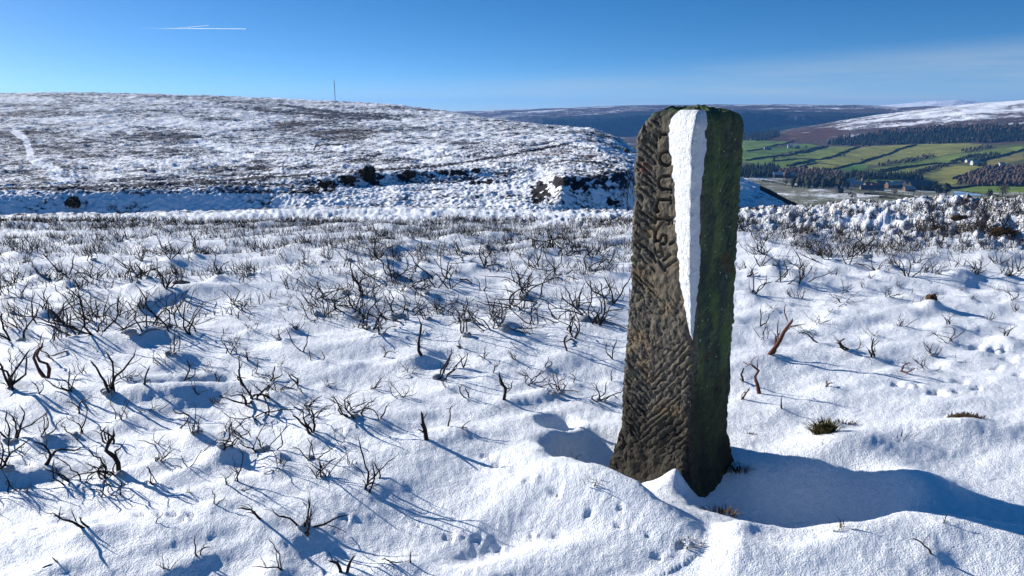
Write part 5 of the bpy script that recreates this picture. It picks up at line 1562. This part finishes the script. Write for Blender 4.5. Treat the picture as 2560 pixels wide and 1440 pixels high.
MAT_WALLS = {k: plain_mat('house_wall_' + k, a, b, .6, .9) for k, a, b in (('stone', (.13, .11, .085), (.22, .19, .15)), ('white', (.42, .42, .38), (.55, .55, .50)), ('dark', (.03, .028, .03), (.06, .055, .055)), ('brown', (.12, .07, .045), (.18, .11, .07)))}
MAT_ROOFS = {k: plain_mat('house_roof_' + k, a, b, .5, .85) for k, a, b in (('snow', (.42, .44, .46), (.62, .64, .66)), ('slate', (.06, .065, .075), (.11, .115, .125)), ('red', (.40, .10, .045), (.55, .16, .07)), ('pale', (.30, .30, .29), (.45, .45, .43)))}
MAT_PANE = plain_mat('window_pane', (.02, .025, .03), (.05, .06, .07), 1, .2, 0, .5)
def house(px, py, L, W, H, rz, wall, roof, label, chimney=True, cat='house', name='house', windows=2):
    p = dale.hit(px, py, 800); L, W, H = L * 1.3, W * 1.3, H * 1.25
    e = empty(name, p, rz)
    mb = MB(); mb.box((0, 0, H / 2 - 1), (L, W, H + 2)); mb.build('wall', MAT_WALLS[wall], e)
    g = W * .42; rf = MB(); o = .4
    n = len(rf.v)
    for x in (-L / 2 - o, L / 2 + o):
        rf.v += [(x, -W / 2 - o, H - .3), (x, 0, H + g), (x, W / 2 + o, H - .3), (x, W / 2 + o, H - .05), (x, 0, H + g + .35), (x, -W / 2 - o, H - .05)]
    rf.f += [(0, 6, 7, 1), (1, 7, 8, 2), (2, 8, 9, 3), (3, 9, 10, 4), (4, 10, 11, 5), (5, 11, 6, 0), (0, 1, 2, 3, 4, 5), (11, 10, 9, 8, 7, 6)]
    r_ = rf.build('roof', MAT_ROOFS[roof], e)
    gb = MB()
    for x in (-L / 2 + .05, L / 2 - .05):
        k = len(gb.v); gb.v += [(x, -W / 2, H), (x, W / 2, H), (x, 0, H + g)]; gb.f.append((k, k + 1, k + 2))
        gb.v += [(x * .96, -W / 2, H), (x * .96, W / 2, H), (x * .96, 0, H + g)]; gb.f += [(k + 3, k + 5, k + 4), (k, k + 3, k + 4, k + 1), (k, k + 2, k + 5, k + 3), (k + 1, k + 4, k + 5, k + 2)]
    for q in range(2):
        b2 = MB(); b2.v = gb.v[q * 6:q * 6 + 6]; b2.f = [tuple(i - q * 6 for i in f) for f in gb.f[q * 5 + 0:q * 5 + 5]] if False else [tuple(i - q * 6 for i in f) for f in gb.f if all(q * 6 <= i < q * 6 + 6 for i in f)]
        b2.build('gable', MAT_WALLS[wall], e)
    if chimney:
        c = MB(); c.box((L * .32, 0, H + g + .7), (1.0, .9, 1.8)); c.build('chimney', MAT_WALLS['stone'], r_)
    for i in range(windows):
        x = L * ((i + .5) / windows - .5) * .8
        wd = MB(); wd.box((x, -W / 2 - .04, H * .55), (1.3, .12, 1.5)); wd.build('window', MAT_PANE, e)
    tag(e, label, cat, 'buildings of the dale')
HOUSES = [
    (1947, 443, 17, 8, 4, .15, 'dark', 'snow', 'snow-roofed barn below the dark wood near the post', False, 'barn', 'barn', 0),
    (1974, 444, 14, 7, 4, -.1, 'stone', 'pale', 'pale-roofed farmhouse beside the snow-roofed barn'),
    (2048, 460, 22, 8, 5, .05, 'stone', 'pale', 'long pale-roofed house among the dark village trees'),
    (2118, 462, 20, 8, 5, .05, 'stone', 'pale', 'long house just left of the church'),
    (2140, 467, 16, 7, 4, -.1, 'white', 'pale', 'white-walled house in front of the church'),
    (2125, 466, 6, 5, 4, .4, 'white', 'slate', 'small white gable at the end of the white-walled house', False, 'house', 'house', 1),
    (2173, 469, 13, 7, 4, .1, 'stone', 'slate', 'grey house left of the red-roofed house'),
    (2186, 472, 11, 7, 4, .35, 'brown', 'red', 'house with a bright orange-red roof'),
    (2205, 468, 17, 8, 4.5, .0, 'stone', 'slate', 'slate-roofed house right of the red roof'),
    (2178, 476, 26, 8, 3, -.05, 'stone', 'slate', 'long low slate shed in front of the red-roofed house', False, 'shed', 'shed', 3),
    (2230, 470, 15, 8, 4, .1, 'brown', 'pale', 'brown-walled barn in the row of farm buildings', False, 'barn', 'barn', 1),
    (2250, 468, 20, 9, 4, -.05, 'dark', 'pale', 'wide barn with a long pale roof', False, 'barn', 'barn', 1),
    (2277, 470, 20, 11, 4.5, .25, 'dark', 'slate', 'dark-gabled barn left of the largest barn', False, 'barn', 'barn', 1),
    (2300, 474, 28, 12, 5, .05, 'dark', 'slate', 'largest dark barn at the end of the farm row', False, 'barn', 'barn', 1),
    (2272, 478, 12, 7, 3, .0, 'brown', 'pale', 'small brown shed before the dark barns', False, 'shed', 'shed', 1),
    (2438, 412, 14, 7, 5, .1, 'white', 'pale', 'white farmhouse below the shelter belt at the right'),
    (2420, 406, 8, 6, 3, .1, 'white', 'snow', 'little white outbuilding left of the white farmhouse', False, 'shed', 'shed', 1),
    (2503, 414, 10, 6, 3, .2, 'white', 'pale', 'pale cottage in scrub near the right edge', False, 'house', 'house', 1),
    (1918, 374, 14, 7, 4, .1, 'stone', 'pale', 'farm building among the far fields near the post', False, 'barn', 'barn', 1),
    (1975, 370, 10, 7, 5, -.2, 'white', 'pale', 'pale cottage among trees in the far fields'),
    (1993, 371, 8, 6, 4, .3, 'stone', 'pale', 'little stone cottage right of the pale one in the far fields'),
    (2099, 482, 6, 5, 3, .1, 'dark', 'slate', 'tiny dark hut alone on the snowy meadow', False, 'hut', 'hut', 1),
]
for h in HOUSES: house(*h)
def church():
    p = dale.hit(2156, 464, 800)
    e = empty('church_tower', p)
    mb = MB(); mb.box((0, 0, 5), (4.5, 4.5, 12)); mb.build('tower', MAT_WALLS['stone'], e)
    sp = MB(); sp.box((0, 0, 13.2), (4.2, 4.2, 4.4), 0, .08); sp.build('spire', MAT_ROOFS['slate'], e)
    wd = MB(); wd.box((0, -2.3, 8.5), (1.2, .14, 2)); wd.build('window', MAT_PANE, e)
    tag(e, 'slim stone church tower among the village roofs', 'church')
church()
def sheet(name, pts, mat, label):
    """flat piece laid on the land"""
    P = [dale.hit(*p, 800) for p in pts]
    z = max(p.z for p in P) + .4
    mb = MB(); mb.v = [(p.x, p.y, p.z + .5) for p in P]; mb.f = [tuple(range(len(P)))]
    o = mb.build(name, mat); tag(o, label, kind='structure')
MAT_BLUE_STRIP = plain_mat('pale_blue_strip', (.28, .45, .60), (.34, .52, .68), .05, .25, 0, .5)  # pale blue colour of the flat strip laid on the land
sheet('blue_strip', [(2376, 478), (2400, 479), (2440, 484), (2470, 490), (2430, 490), (2392, 489), (2378, 486)], MAT_BLUE_STRIP, 'pale blue strip below the green field')

# ------------------------------------------------------------------ vapour trails high in the sky
def trail(p0, p1, D, w0, w1_, label):
    m = bpy.data.materials.get('vapour')
    if m is None:
        m, nt, b = new_mat('vapour')
        b.inputs['Base Color'].default_value = (.9, .9, .92, 1); b.inputs['Roughness'].default_value = 1
        tc = nd(nt, 'ShaderNodeTexCoord'); sx = nd(nt, 'ShaderNodeSeparateXYZ'); nt.links.new(tc.outputs['Generated'], sx.inputs[0])
        n = tnoise(nt, tc.outputs['Object'], .0012, 4, .6)
        fac = math_n(nt, 'MULTIPLY', mrange(nt, sx.outputs['X'], 0, .7, .03, 1.0), mrange(nt, n, .3, .6, .7, 1.0))
        df = nd(nt, 'ShaderNodeBsdfDiffuse'); tl = nd(nt, 'ShaderNodeBsdfTranslucent'); tp = nd(nt, 'ShaderNodeBsdfTransparent')
        for q in (df, tl): q.inputs['Color'].default_value = (.96, .97, .98, 1)
        m1 = nd(nt, 'ShaderNodeMixShader'); m1.inputs[0].default_value = .85
        nt.links.new(df.outputs[0], m1.inputs[1]); nt.links.new(tl.outputs[0], m1.inputs[2])
        m2 = nd(nt, 'ShaderNodeMixShader'); nt.links.new(fac, m2.inputs[0]); nt.links.new(tp.outputs[0], m2.inputs[1]); nt.links.new(m1.outputs[0], m2.inputs[2])
        nt.links.new(m2.outputs[0], [q for q in nt.nodes if q.type == 'OUTPUT_MATERIAL'][0].inputs['Surface'])
    def pt(p, d):
        v = Vector([float(q) for q in px_dir(*p)]).normalized(); return v * d + Vector((0, 0, EYE))
    A_, B_ = pt(p0, D), pt(p1, D * .96)
    mb = MB(); n = 24
    mb.tube([tuple((A_.lerp(B_, i / n)) - A_) for i in range(n + 1)], [w0 + (w1_ - w0) * i / n for i in range(n + 1)], 10, None, False)
    # only the near half shell is kept, so sunlight through it whitens the trail
    ax = (B_ - A_).normalized(); keep = []
    for f in mb.f:
        c = sum((Vector(mb.v[i]) for i in f), Vector()) / len(f)
        if (c - ax * c.dot(ax)).dot(-A_.normalized()) > 0: keep.append(f)
    mb.f = keep
    o = mb.build('vapour_trail', m, None, True); o.location = A_
    tag(o, label, 'vapour trail', 'vapour trails')
trail((400, 74), (522, 63), 90000, 30, 26, 'upper, shorter and slanting vapour trail in the blue sky')
trail((330, 70), (615, 72), 90000, 26, 26, 'lower, longer and level vapour trail in the blue sky')

# ------------------------------------------------------------------ winter air
def haze():
    mb = MB(); mb.box((0, 6300, (-332 + 190) / 2), (21000, 14000, 522))
    m = bpy.data.materials.new('haze'); m.use_nodes = True; nt = m.node_tree
    for n in list(nt.nodes):
        if n.type != 'OUTPUT_MATERIAL': nt.nodes.remove(n)
    v = nt.nodes.new('ShaderNodeVolumePrincipled')
    v.inputs['Color'].default_value = (.13, .41, 1.0, 1); v.inputs['Density'].default_value = 6.2e-5; v.inputs['Anisotropy'].default_value = .2
    nt.links.new(v.outputs[0], [n for n in nt.nodes if n.type == 'OUTPUT_MATERIAL'][0].inputs['Volume'])
    o = mb.build('haze', m); tag(o, 'thin blue winter haze over the dale', 'haze', None, 'stuff')
haze()
